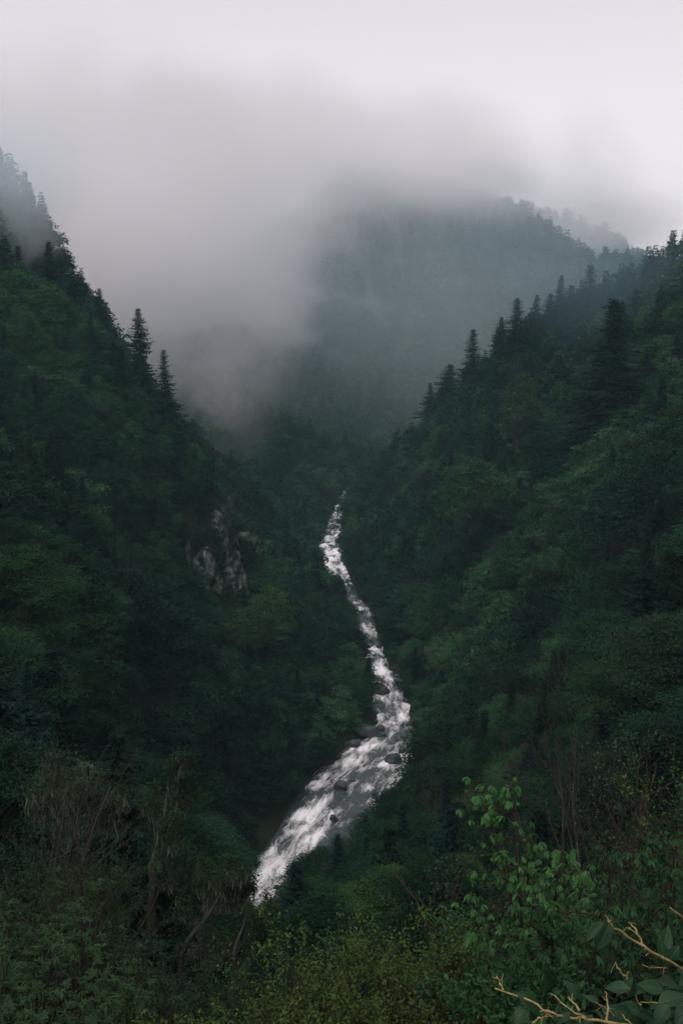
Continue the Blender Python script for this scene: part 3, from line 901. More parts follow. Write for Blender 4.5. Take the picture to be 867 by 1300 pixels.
boulder(483, 879, 27, 15, 'long dark boulder tilted in midstream where the river narrows', 1, 0.55)
boulder(500, 967, 23, 15, 'large round boulder splitting the white water at the bend', 2, 0.1)
boulder(510, 956, 10, 7, 'small dark stone just above the large round boulder', 3)
boulder(527, 955, 18, 11, 'dark rock against the outer bank at the river bend', 4)
boulder(433, 1001, 20, 13, 'domed boulder in the middle of the widest white water', 5, -0.1)
boulder(448, 992, 8, 6, 'little stone upstream of the domed boulder', 6)
boulder(424, 1042, 10, 11, 'upright dark stone in the lower rapids', 7, -0.4)
boulder(483, 926, 12, 8, 'low wet stone at the neck above the bend', 8)
boulder(464, 930, 36, 13, 'broad flat ledge of dark wet rock on the inner bank above the bend', 9, 0.15, None, 0.3)
boulder(448, 946, 22, 9, 'wet rock slab at the inner bank below the broad ledge', 10, -0.2)
boulder(408, 690, 9, 5, 'small dark rock in the far rapids', 11)
boulder(402, 1092, 14, 9, 'half drowned rock near the outer bank of the lowest reach', 12)
boulder(352, 1128, 10, 7, 'small rock at the inner edge of the lowest reach', 13)
boulder(445, 745, 8, 5, 'dark stone in the straight stretch upstream', 14)


gb = np.random.default_rng(44)
SMALL = []
for k in range(4):
    boulder(405, 1000, 10, 8, 'small dark wet rock at the edge of the rapids', 60 + k)
    SMALL.append(bpy.data.objects['boulder' if 'boulder' not in bpy.data.objects else sorted([o.name for o in bpy.data.objects if o.name.startswith('boulder')])[-1]])
for k in range(46):
    i = int(gb.integers(330, 1330))
    sgn = 1 if gb.random() < 0.5 else -1
    if gb.random() < 0.3: off = sgn * gb.uniform(0.1, 0.8)
    else: off = sgn * gb.uniform(0.9, 1.15)
    q = RS[i, :2] + nor[i] * off * wid[i]
    o = SMALL[k] if k < 4 else SMALL[k % 4].copy()
    if k >= 4: COL.objects.link(o)
    s_ = gb.uniform(0.35, 1.25) * (1.3 if abs(off) > 0.85 else 0.9)
    o.location = (q[0], q[1], RS[i, 2] + 0.1 * s_)
    o.scale = (s_ * gb.uniform(0.9, 1.4), s_, s_ * gb.uniform(0.6, 0.9)); o.rotation_euler = (gb.normal() * 0.2, gb.normal() * 0.2, gb.uniform(0, 6.28))
    tag(o, 'small dark wet rock at the edge of the rapids', 'rock', 'small rocks along the rapids')
    o.name = 'river_rock'


# ------------------------------------------------------------------ foreground plants
M_RHODO = leaf_material('leathery_leaves', (0.017, 0.040, 0.015), 0.12, 0.55, 0.10)
M_BRIGHT = leaf_material('young_bright_leaves', (0.046, 0.125, 0.040), 0.4, 0.6, 0.08)
M_BRIGHT2 = leaf_material('young_green_leaves', (0.022, 0.062, 0.024), 0.35, 0.6, 0.06)
M_YELLOW = leaf_material('olive_young_leaves', (0.042, 0.078, 0.020), 0.3, 0.65, 0.05)
M_SHRUB = leaf_material('shrub_leaves', (0.015, 0.031, 0.015), 0.25, 0.65, 0.05)
M_SHRUB2 = leaf_material('olive_shrub_leaves', (0.018, 0.038, 0.016), 0.25, 0.65, 0.05)
M_IVY = leaf_material('glossy_ivy_leaves', (0.011, 0.036, 0.016), 0.10, 0.45, 0.14)
_nt = M_IVY.node_tree
_bl = N(_nt, 'ShaderNodeAttribute', attribute_name='blade').outputs['Vector']
_sx = N(_nt, 'ShaderNodeSeparateXYZ', {0: _bl})
_av = M2(_nt, 'ABSOLUTE', _sx.outputs[1])
_mid = N(_nt, 'ShaderNodeMapRange', {'Value': _av, 'From Min': 0.012, 'From Max': 0.035, 'To Min': 1.0, 'To Max': 0.0}).outputs[0]
_ph = M2(_nt, 'FRACT', M2(_nt, 'SUBTRACT', M2(_nt, 'MULTIPLY', _sx.outputs[0], 7.0), M2(_nt, 'MULTIPLY', _av, 6.0)))
_sv = N(_nt, 'ShaderNodeMapRange', {'Value': M2(_nt, 'ABSOLUTE', M2(_nt, 'SUBTRACT', _ph, 0.5)), 'From Min': 0.03, 'From Max': 0.10, 'To Min': 0.55, 'To Max': 0.0}).outputs[0]
_ve = M2(_nt, 'MAXIMUM', _mid, _sv)
_mo = N(_nt, 'ShaderNodeTexNoise', {'Vector': N(_nt, 'ShaderNodeTexCoord').outputs['Object'], 'Scale': 30.0, 'Detail': 5.0}).outputs['Fac']
for _n in list(_nt.nodes):
    if _n.type == 'BSDF_PRINCIPLED':
        _src = _n.inputs['Base Color'].links[0].from_socket
        _c = mixc(_nt, M2(_nt, 'MULTIPLY', _ve, 0.45), _src, (0.07, 0.11, 0.05))
        _c = mixc(_nt, N(_nt, 'ShaderNodeMapRange', {'Value': _mo, 'From Min': 0.55, 'From Max': 0.75, 'To Max': 0.5}).outputs[0], _c, (0.022, 0.03, 0.012))
        _nt.links.new(_c, _n.inputs['Base Color'])
        _b = N(_nt, 'ShaderNodeBump', {'Height': M2(_nt, 'SUBTRACT', _mo, _ve), 'Strength': 0.5, 'Distance': 0.003})
        _nt.links.new(_b.outputs[0], _n.inputs['Normal'])
M_MOSS = leaf_material('hanging_lichen', (0.090, 0.108, 0.085), 0.3, 0.9, 0.03)
M_PALEBARK = bark_material('lichened_bark', (0.014, 0.014, 0.011), (0.048, 0.05, 0.042), 5.0)
M_STEM = bark_material('yellow_stems', (0.10, 0.075, 0.035), (0.36, 0.30, 0.12), 45.0, 0.5, 0.6)
M_BROWN = bark_material('dark_brown_twigs', (0.014, 0.010, 0.008), (0.034, 0.026, 0.020), 10.0)


def base_at(px, D, py=1100):
    p = P(px, py, D)
    return np.array([p[0], D, float(ground(p[0], D))])


def shrub(name, px, D, top, Rr, mat, lab, cat, seed, leaf=0.06, nleaf=6000, tmpl=T_LANCE, nst=10, lvl=2, bark=None, group=None, fan=0.55, start=0.25, wl=0.5, along=0.75, sparse_low=0.0, part='foliage', thin=True):
    b = base_at(px, D, top)
    H = max(0.5, P(px, top, D)[2] - b[2])
    g = np.random.default_rng(seed)
    out, tips = [], []
    for s in range(nst):
        az = s * 2.4 + g.normal() * 0.3
        f = fan * g.uniform(0.1, 1.0) * min(1.4, Rr / H * 1.2)
        d = np.array([math.cos(az) * f, math.sin(az) * f, 1.0])
        grow(g, (math.cos(az) * 0.12 * Rr, math.sin(az) * 0.12 * Rr, -0.1), d, H * g.uniform(0.7, 1.02) / math.sqrt(1 + f * f) ** 0.5, 0.011 * H + 0.004, 0, lvl, out, tips, 6, 0.12, 0.07, (4, 6), 0.45, (0.35, 0.95), start, 0.25)
    zs = H / max(p[:, 2].max() for l, p, r in out)
    sc_ = np.array([1, 1, zs])
    out = [(l, p * sc_, r) for l, p, r in out]; tips = [(a * sc_, d_, p * sc_) for a, d_, p in tips]
    tv, tq = tubes([(p, np.maximum(r, 0.0025)) for l, p, r in out if l < 2 or thin], 4)
    root = thing(name, b, lab, cat, group)
    link('stems', quad_mesh(name + '_stem', tv, tq, [bark or M_BROWN], smooth=True), root).name = 'stem_work'
    segs = np.concatenate([t[2] for t in tips]); dirs = np.concatenate([np.repeat(t[1][None], len(t[2]), 0) for t in tips])
    if sparse_low:
        k = segs[:, 2] > H * sparse_low
        if k.sum() > 10: segs, dirs = segs[k], dirs[k]
    i = g.integers(len(segs), size=nleaf)
    c = segs[i] + g.normal(size=(nleaf, 3)) * leaf * along
    d = norm(dirs[i] * 0.5 + rand_unit(g, nleaf) * 0.9 + np.array([0, 0, 0.1]))
    n = norm(rand_unit(g, nleaf) * 0.6 + np.array([0, 0, 1.0]))
    L = leaf * g.uniform(0.6, 1.3, nleaf)
    v, q, k = leaves(tmpl, c, d, n, L, L * wl)
    link(part, quad_mesh(name + '_' + part, v, q, [mat], var=np.repeat(g.random(nleaf), k)), root)
    return root, H


SH = [
    ('leafy_shrub', 35, 25, 1035, 1.5, M_SHRUB2, 'twiggy olive shrub with thin pale stems above the leathery-leaved bush, at the frame edge', 1, 0.07, 9000),
    ('leafy_shrub', 105, 28, 1085, 1.8, M_SHRUB2, 'olive green shrub below the lichen-hung tree', 2, 0.075, 9000),
    ('leafy_shrub', 172, 24, 1150, 1.4, M_SHRUB, 'dark green shrub beside the second lichen-draped trunk', 3, 0.07, 8000),
    ('leafy_shrub', 165, 15, 1215, 1.0, M_SHRUB2, 'brownish olive bush on the earth bank next to the leathery-leaved bush', 4, 0.055, 8000),
    ('leafy_shrub', 225, 13, 1236, 0.9, M_SHRUB, 'low dark bush on the earth bank under the lichen-draped trunk', 5, 0.05, 8000),
    ('leafy_shrub', 285, 17, 1215, 1.3, M_SHRUB, 'dark twiggy shrub between the lichen-draped trunk and the river', 6, 0.06, 9000),
    ('leafy_shrub', 330, 14, 1240, 1.0, M_SHRUB, 'low dark shrub beside the yellow-green bush, on its river side', 7, 0.055, 8000),
    ('leafy_shrub', 610, 9.5, 1190, 0.8, M_SHRUB, 'fine-leaved dark shrub behind the yellow stems, next to the yellow-green bush', 8, 0.04, 9000),
    ('leafy_shrub', 745, 10.5, 1140, 1.1, M_BRIGHT2, 'green leafy shrub filling the gap behind the glossy creeper', 9, 0.07, 8000),
    ('leafy_shrub', 860, 13, 1035, 1.4, M_BRIGHT2, 'tall green shrub at the frame edge above the glossy creeper', 10, 0.08, 8000),
    ('leafy_shrub', 570, 14, 1170, 1.2, M_BRIGHT2, 'mid green shrub behind the yellow-green bush', 11, 0.06, 9000),
    ('leafy_shrub', 700, 19, 1110, 1.7, M_SHRUB, 'dark shrub behind the bright-leaved sapling', 12, 0.08, 8000),
    ('leafy_shrub', 415, 20, 1195, 1.6, M_SHRUB, 'dark shrub behind the yellow-green bush, below the drooping conifer', 13, 0.08, 9000),
    ('leafy_shrub', 20, 18, 1085, 1.3, M_SHRUB, 'dense dark shrub at the frame edge behind the leathery-leaved bush', 14, 0.06, 9000),
    ('leafy_shrub', 800, 22, 1040, 1.8, M_SHRUB, 'dark shrub under the twiggy saplings on the steep bank', 15, 0.09, 8000),
    ('leafy_shrub', 255, 9.5, 1272, 0.55, M_YELLOW, 'small bright yellow-green bush at the bottom of the earth bank', 16, 0.05, 3500),
    ('leafy_shrub', 690, 6.0, 1225, 0.6, M_BRIGHT2, 'low green bush just behind the yellow stems', 17, 0.05, 6000),
    ('leafy_shrub', 800, 7.5, 1190, 0.8, M_SHRUB, 'dark bush behind the glossy creeper leaves', 18, 0.06, 7000),
]
for (nm, px, D, top, Rr, mt, lab, sd, lf, nl) in SH:
    shrub(nm, px, D, top, Rr, mt, lab, 'shrub', 900 + sd, lf * 0.85, int(nl * 2.2), T_LANCE, 16, 2, M_BROWN, 'shrubs below the viewpoint', thin=False)
# sparse-leaved reddish shrubs on the steep side
shrub('twiggy_tree', 800, 27, 945, 1.3, M_BRIGHT2, 'dark twiggy sapling with scattered small green leaves on the steep bank', 'sapling', 951, 0.09, 1400, T_LANCE, 3, 3, M_BROWN, None, 0.5)
shrub('twiggy_tree', 862, 24, 960, 1.4, M_YELLOW, 'twiggy sapling with yellowish leaves at the frame edge', 'sapling', 952, 0.09, 1400, T_LANCE, 3, 3, M_BROWN, None, 0.5)
shrub('twiggy_tree', 775, 30, 948, 1.2, M_YELLOW, 'slender sapling with a few yellow-green leaves beside two thin trunks', 'sapling', 953, 0.09, 500, T_LANCE, 3, 3, M_BROWN, None, 0.4)
shrub('twiggy_tree', 45, 30, 960, 1.6, M_SHRUB2, 'thin crooked sapling with sparse olive leaves at the frame edge, beside the lichen-hung tree', 'sapling', 954, 0.08, 1800, T_LANCE, 5, 3, M_PALEBARK, None, 0.5)
shrub('twiggy_tree', 600, 34, 1040, 1.2, M_BRIGHT2, 'thin dim sapling between the round green bush and the bright-leaved sapling', 'sapling', 955, 0.12, 900, T_LANCE, 4, 3, M_BROWN, None, 0.4)

# yellow-green bush with many upright stems
shrub('yellow_green_bush', 475, 8.6, 1152, 1.25, M_YELLOW, 'yellow-green bush of many thin upright stems with tiny opening leaves', 'bush', 961, 0.030, 20000, T_LANCE, 50, 2, M_BROWN, None, 0.6, 0.35, 0.6, 0.8, 0.28, thin=False)
shrub('yellow_green_bush', 385, 8.2, 1212, 0.7, M_YELLOW, 'lower yellow-green bush leaning to the river side of the larger one', 'bush', 962, 0.030, 5000, T_LANCE, 20, 2, M_BROWN, None, 0.6, 0.35, 0.6, 0.8, 0.25, thin=False)
shrub('yellow_green_bush', 565, 9.3, 1180, 0.7, M_YELLOW, 'yellow-green bush joined to the larger one, on the side of the bright-leaved sapling', 'bush', 963, 0.030, 5500, T_LANCE, 20, 2, M_BROWN, None, 0.6, 0.35, 0.6, 0.8, 0.25, thin=False)

# leathery-leaved bush: whorls of long leaves
def whorl_bush(px, D, top, Rr, seed, lab, nwh=1500, leaf=0.075):
    b = base_at(px, D, top)
    H = P(px, top, D)[2] - b[2]
    g = np.random.default_rng(seed)
    az = g.uniform(0, 2 * np.pi, nwh); ct = g.random(nwh) ** 0.8
    lump = 1 + 0.22 * np.sin(az * 3 + seed) * np.sin(ct * 5 + 1) + 0.12 * np.sin(az * 7 + ct * 9)
    rr = g.uniform(0.62, 1.0, nwh) * lump
    sn = np.sqrt(1 - ct ** 2)
    c = np.stack([np.cos(az) * sn * Rr * rr, np.sin(az) * sn * Rr * rr, 0.22 * H + ct * H * 0.78 * rr], 1)
    outd = norm(c * np.array([1, 1, .6]) - np.array([0, 0, 0.3 * H]))
    lines = []
    for k in range(nwh):
        p0 = np.array([math.cos(az[k]) * 0.15, math.sin(az[k]) * 0.15, 0.0]); mid = c[k] * np.array([0.55, 0.55, 0.45]) + g.normal(size=3) * 0.06
        s = np.linspace(0, 1, 6)[:, None]
        if k % 5 == 0: lines.append(((1 - s) ** 2 * p0 + 2 * s * (1 - s) * mid + s * s * c[k], np.linspace(0.022, 0.004, 6)))
    tv, tq = tubes(lines, 4)
    per = 9
    idx = np.repeat(np.arange(nwh), per)
    ph = np.tile(np.linspace(0, 2 * np.pi, per, endpoint=False), nwh) + g.normal(size=nwh * per) * 0.25 + np.repeat(g.uniform(0, 6, nwh), per)
    w = norm(outd * 0.4 + np.array([0, 0, 0.8]) + g.normal(size=(nwh, 3)) * 0.2)
    u = norm(np.cross(w, np.array([0.3, 0.9, 0.1]))); t_ = np.cross(w, u)
    rad = u[idx] * np.cos(ph)[:, None] + t_[idx] * np.sin(ph)[:, None]
    d = norm(rad + w[idx] * g.uniform(-0.25, 0.55, len(idx))[:, None]); n = norm(w[idx] + rad * 0.15)
    L = leaf * g.uniform(0.6, 1.25, len(idx))
    v, q, k = leaves(T_LANCE, c[idx], d, n, L, L * 0.30)
    root = thing('rhododendron_bush', b, lab, 'bush', 'leathery-leaved bushes below the viewpoint')
    link('stem_work', quad_mesh('rhododendron_stem', tv, tq, [M_BROWN], smooth=True), root)
    link('foliage', quad_mesh('rhododendron_foliage', v, q, [M_RHODO], var=np.repeat(np.repeat(g.random(nwh), per) * 0.6 + 0.4 * g.random(len(idx)), k)), root)
whorl_bush(70, 12.5, 1148, 1.35, 1, 'large dark bush with whorls of long leathery leaves in the lower corner')
whorl_bush(-5, 10.5, 1205, 1.0, 2, 'leathery-leaved bush cut by the frame edge, in front of the larger one', 1000, 0.07)
whorl_bush(135, 10.0, 1240, 0.75, 3, 'smaller leathery-leaved bush at the bottom edge with paler leaf tips', 800, 0.065)
whorl_bush(30, 9.0, 1275, 0.6, 4, 'lowest leathery-leaved bush, at the bottom edge in front of the larger one', 600, 0.06)

# lichen-hung trees
def lichen_tree(px, D, top, seed, lab, H0, nst=600, spread=(0.7, 1.35)):
    b = base_at(px, D, top)
    H = min(max(P(px, top, D)[2] - b[2], H0[0]), H0[1])
    b[2] = P(px, top, D)[2] - H
    g = np.random.default_rng(seed)
    out, tips = [], []
    grow(g, (0, 0, 0), (0.1 * g.normal(), 0, 1), H * 0.86, 0.02 * H + 0.03, 0, 3, out, tips, 9, 0.17, 0.05, (5, 7), 0.42, spread, 0.3, 0.2)
    zs = np.array([1, 1, H / max(p[:, 2].max() for l, p, r in out)])
    out = [(l, p * zs, r) for l, p, r in out]; tips = [(a * zs, d_, p * zs) for a, d_, p in tips]
    root = thing('lichen_tree', b, lab, 'tree', None)
    tv, tq = tubes([(p, r) for l, p, r in out if l == 0], 8)
    link('trunk', quad_mesh('lichen_trunk', tv, tq, [M_PALEBARK], smooth=True), root)
    tv, tq = tubes([(p, np.maximum(r * 0.7, 0.006)) for l, p, r in out if l > 0], 4)
    link('branch_work', quad_mesh('lichen_branches', tv, tq, [M_PALEBARK], smooth=True), root)
    # strands: bunches hanging from the limbs
    C_, L_, W_ = [], [], []
    limbs = [p for l, p, r in out if l in (1, 2)]
    for k in range(nst):
        p = limbs[int(g.integers(len(limbs)))]
        t = g.uniform(0.15, 1) * (len(p) - 1); i = min(int(t), len(p) - 2)
        c = p[i] + (p[i + 1] - p[i]) * (t - i)
        big = g.uniform(0.25, 1.0) ** 1.5 * 0.085 * H
        for s in range(int(g.integers(5, 11))):
            C_.append(c + g.normal(size=3) * 0.014 * H * np.array([1, 1, 0.3])); L_.append(big * g.uniform(0.4, 1.15)); W_.append(big * g.uniform(0.03, 0.075) + 0.008)
    C_ = np.array(C_); n_ = len(C_)
    d = norm(np.array([0, 0, -1.0]) + g.normal(size=(n_, 3)) * 0.07); nn = norm(np.stack([g.normal(size=n_), g.normal(size=n_), 0 * L_[0] + np.zeros(n_)], 1))
    v, q, k = leaves(T_LANCE, C_, d, nn, np.array(L_), np.array(W_) * 1.4)
    link('lichen_sprays', quad_mesh('lichen_strands', v, q, [M_MOSS], var=np.repeat(g.random(n_), k)), root)
    nl = 9000
    segs = np.concatenate([t[2] for t in tips])
    i = g.integers(len(segs), size=nl)
    L = 0.012 * H * g.uniform(0.6, 1.4, nl)
    v, q, k = leaves(T_LANCE, segs[i] + g.normal(size=(nl, 3)) * 0.02 * H, rand_unit(g, nl), norm(rand_unit(g, nl) + np.array([0, 0, 1.2])), L, L * 0.5)
    link('crown', quad_mesh('lichen_crown', v, q, [M_SHRUB2], var=np.repeat(g.random(nl), k)), root)
lichen_tree(122, 36, 925, 5, 'old tree hung with long pale grey lichen strands, widest of the lichen trees', (6.5, 8.0), 420, (0.9, 1.45))
lichen_tree(188, 33, 955, 9, 'small crooked tree with pale broken tips and hanging lichen, beside the widest lichen tree', (4.0, 6.0), 170)
lichen_tree(240, 30, 1066, 14, 'lichen-draped tree with a bare pale trunk near the lowest reach of the river', (4.5, 5.5), 300)
lichen_tree(290, 28, 1120, 21, 'small twiggy lichen-grey tree closest to the lowest reach of the river', (2.5, 3.5), 90)

# thin trunks on the steep side
for k, (px, D, top, h, lab) in enumerate([(733, 44, 930, 8.5, 'thin upright grey trunk, nearly leafless, behind the bright-leaved sapling'), (752, 42, 945, 7.5, 'thin leaning grey trunk crossing an upright one on the steep bank'), (560, 120, 985, 12, 'tall thin bare tree on the bank below the river bend'), (592, 110, 1000, 11, 'pale bare tree on the bank, uphill of a taller bare one'), (650, 90, 960, 11, 'bare brown tree standing over the bright-leaved sapling')]):
    b = base_at(px, D, top); h = min(max(P(px, top, D)[2] - b[2], h * 0.7), h * 1.5)
    plant_tree('bare_tree', BARE[k % 3], b[0], b[1], h, (0.05, 0.045, 0.03), lab, 'bare tree', 'thin bare trees on the steep bank', 1.3 * k, float(P(px, top, D)[2] - h), 0.8)
for (px, D, top, h, wd, tn, me, lab) in [(508, 62, 1098, 4.2, 1.25, (0.040, 0.092, 0.028), 0, 'round bright green tree at the foot of the slope, above the yellow-green bush'),
                                 (470, 66, 1118, 3.2, 1.2, (0.036, 0.080, 0.026), 1, 'low green tree touching the round bright green one'),
                                 (592, 52, 1082, 3.2, 0.9, (0.045, 0.080, 0.028), 2, 'small light green tree beside the dim bank, between bush and sapling'),
                                 (545, 70, 1088, 4.5, 0.9, (0.022, 0.042, 0.018), 2, 'dark thin tree behind the round bright green one'),
                                 (846, 92, 775, 11, 1.25, (0.017, 0.038, 0.018), 0, 'big dark leafy tree leaning in at the frame edge, high on the steep bank'),
                                 (18, 98, 795, 9, 1.5, (0.018, 0.050, 0.018), 1, 'rounded green tree at the frame edge, lower of two on the near slope'),
                                 (10, 118, 690, 12, 1.5, (0.017, 0.044, 0.018), 2, 'large rounded green tree at the frame edge, upper of two on the near slope'),
                                 (600, 318, 580, 17, 1.35, (0.022, 0.056, 0.020), 0, 'largest rounded green tree across the river, standing above its neighbours'),
                                 (655, 350, 470, 19, 0.95, (0.030, 0.054, 0.026), 1, 'tall pale green tree high across the river'),
                                 (345, 276, 745, 12, 1.3, (0.030, 0.068, 0.022), 0, 'fresh green tree just below the pale cliff'),
                                 (318, 268, 770, 10, 1.3, (0.026, 0.056, 0.020), 1, 'rounded green tree at the cliff foot, lower than its fresh green neighbour'),
                                 (110, 250, 655, 11, 1.3, (0.020, 0.036, 0.018), 2, 'dull rounded tree in a hollow of the cliff spur')]:
    b = base_at(px, D, top)
    tz = P(px, top, D)[2]
    hgt = min(max(tz - b[2], h * 0.75), h * 1.35)
    plant_tree('broadleaf_tree', (FINE if D < 150 else MID)[me], b[0], b[1], hgt, tn, lab, 'broadleaf tree', 'broadleaf trees that stand out', 0.7 * me + px, float(tz - hgt), wd)

# bright-leaved sapling: drooping palmate leaves
def palmate(name, stems, anchors, D0, dj, seed, mat, lab, cat, base_px, leaf=0.063, group=None):
    g = np.random.default_rng(seed)
    b = base_at(base_px, D0, 1250)
    polys, lines = [], []
    for (sx, sy) in stems:
        e = P(sx, sy, D0 + g.normal() * dj * 0.4) - b
        mid = np.array([e[0] * 0.45, e[1] * 0.4, e[2] * 0.6]) + g.normal(size=3) * 0.08
        s = np.linspace(0, 1, 14)[:, None]
        pl = (1 - s) ** 2 * g.normal(size=3) * 0.05 * np.array([1, 1, 0]) + 2 * s * (1 - s) * mid + s * s * e
        polys.append(pl); lines.append((pl, np.linspace(0.022, 0.004, 14)))
    allp = np.concatenate(polys)
    C_, D_, N_, L_, V_ = [], [], [], [], []
    for (ax, ay) in anchors:
        a = P(ax, ay, D0 + g.normal() * dj) - b
        k = np.argmin(np.linalg.norm(allp - a, axis=1) + np.where(allp[:, 2] > a[2] + 0.05, 0.6, 0))
        p0 = allp[k]; s = np.linspace(0, 1, 5)[:, None]; mid = (p0 + a) / 2 + np.array([0, 0, 0.06])
        lines.append(((1 - s) ** 2 * p0 + 2 * s * (1 - s) * mid + s * s * a, np.linspace(0.005, 0.002, 5)))
        for cl in range(int(g.integers(2, 6))):
            cc = a + g.normal(size=3) * 0.045
            az0 = g.uniform(0, 6.28); tone = g.random()
            sz = g.uniform(0.55, 1.25)
            for f in range(5):
                az = az0 + (f - 2) * 0.62
                dr = g.uniform(0.1, 1.25)
                C_.append(cc); D_.append([math.cos(az), math.sin(az), -dr]); N_.append([math.cos(az) * 0.5, math.sin(az) * 0.5, 1.0])
                L_.append(leaf * sz * (1 - 0.12 * abs(f - 2))); V_.append(0.6 * tone + 0.4 * g.random())
    v, q, k = leaves(T_LEAFLET, np.array(C_), np.array(D_), np.array(N_, float), np.array(L_), np.array(L_) * 0.40)
    tv, tq = tubes(lines, 5)
    root = thing(name, b, lab, cat, group)
    link('stem_work', quad_mesh(name + '_stem', tv, tq, [M_BROWN], smooth=True), root)
    link('foliage', quad_mesh(name + '_foliage', v, q, [mat], var=np.repeat(np.array(V_), k)), root)
    return root


g = np.random.default_rng(3)
anc = [(580, 1018), (592, 1003), (603, 1008), (606, 1024), (616, 1018), (624, 1003), (630, 1018), (640, 1012), (645, 998), (648, 1010), (656, 1020), (612, 1034), (622, 1030), (634, 1038), (648, 1044), (656, 1050), (610, 1050), (618, 1058), (628, 1042),
       (630, 1072), (638, 1080), (646, 1076), (626, 1090), (634, 1096), (650, 1092), (662, 1062), (667, 1074), (676, 1072), (684, 1080), (658, 1100), (668, 1096), (690, 1088), (700, 1086), (708, 1094), (714, 1086), (696, 1102), (710, 1106), (720, 1100), (726, 1112), (736, 1108), (744, 1106), (734, 1120), (650, 1118), (640, 1110), (674, 1110)]
anc += [(float(a), float(b_)) for a, b_ in zip(g.uniform(640, 750, 70), g.uniform(1110, 1215, 70))] + [(float(a), float(b_)) for a, b_ in zip(g.uniform(590, 660, 16), g.uniform(1095, 1200, 16))]
palmate('bright_sapling', [(612, 1006), (648, 1000), (664, 1062), (712, 1084), (742, 1104), (640, 1080), (655, 1150), (720, 1160)], anc, 7.4, 0.3, 21, M_BRIGHT, 'young tree with drooping bright green five-fingered leaves standing out against the dark gorge', 'sapling', 690)
anc = [(float(a), float(b_)) for a, b_ in zip(g.uniform(745, 885, 130), 1065 + 140 * g.random(130) ** 0.8)]
palmate('bright_sapling', [(770, 1075), (800, 1060), (830, 1068), (860, 1050), (790, 1130), (850, 1120)], anc, 8.6, 0.5, 22, M_BRIGHT2, 'darker sapling with drooping five-fingered leaves beside the bright one, near the frame edge', 'sapling', 815)
anc = [(float(a), float(b_)) for a, b_ in zip(g.uniform(655, 800, 90), g.uniform(1150, 1250, 90))]
palmate('bright_sapling', [(680, 1155), (720, 1150), (760, 1165), (700, 1200)], anc, 6.6, 0.4, 23, M_BRIGHT2, 'low dim sapling with five-fingered leaves between the yellow stems and the bright sapling', 'sapling', 730)

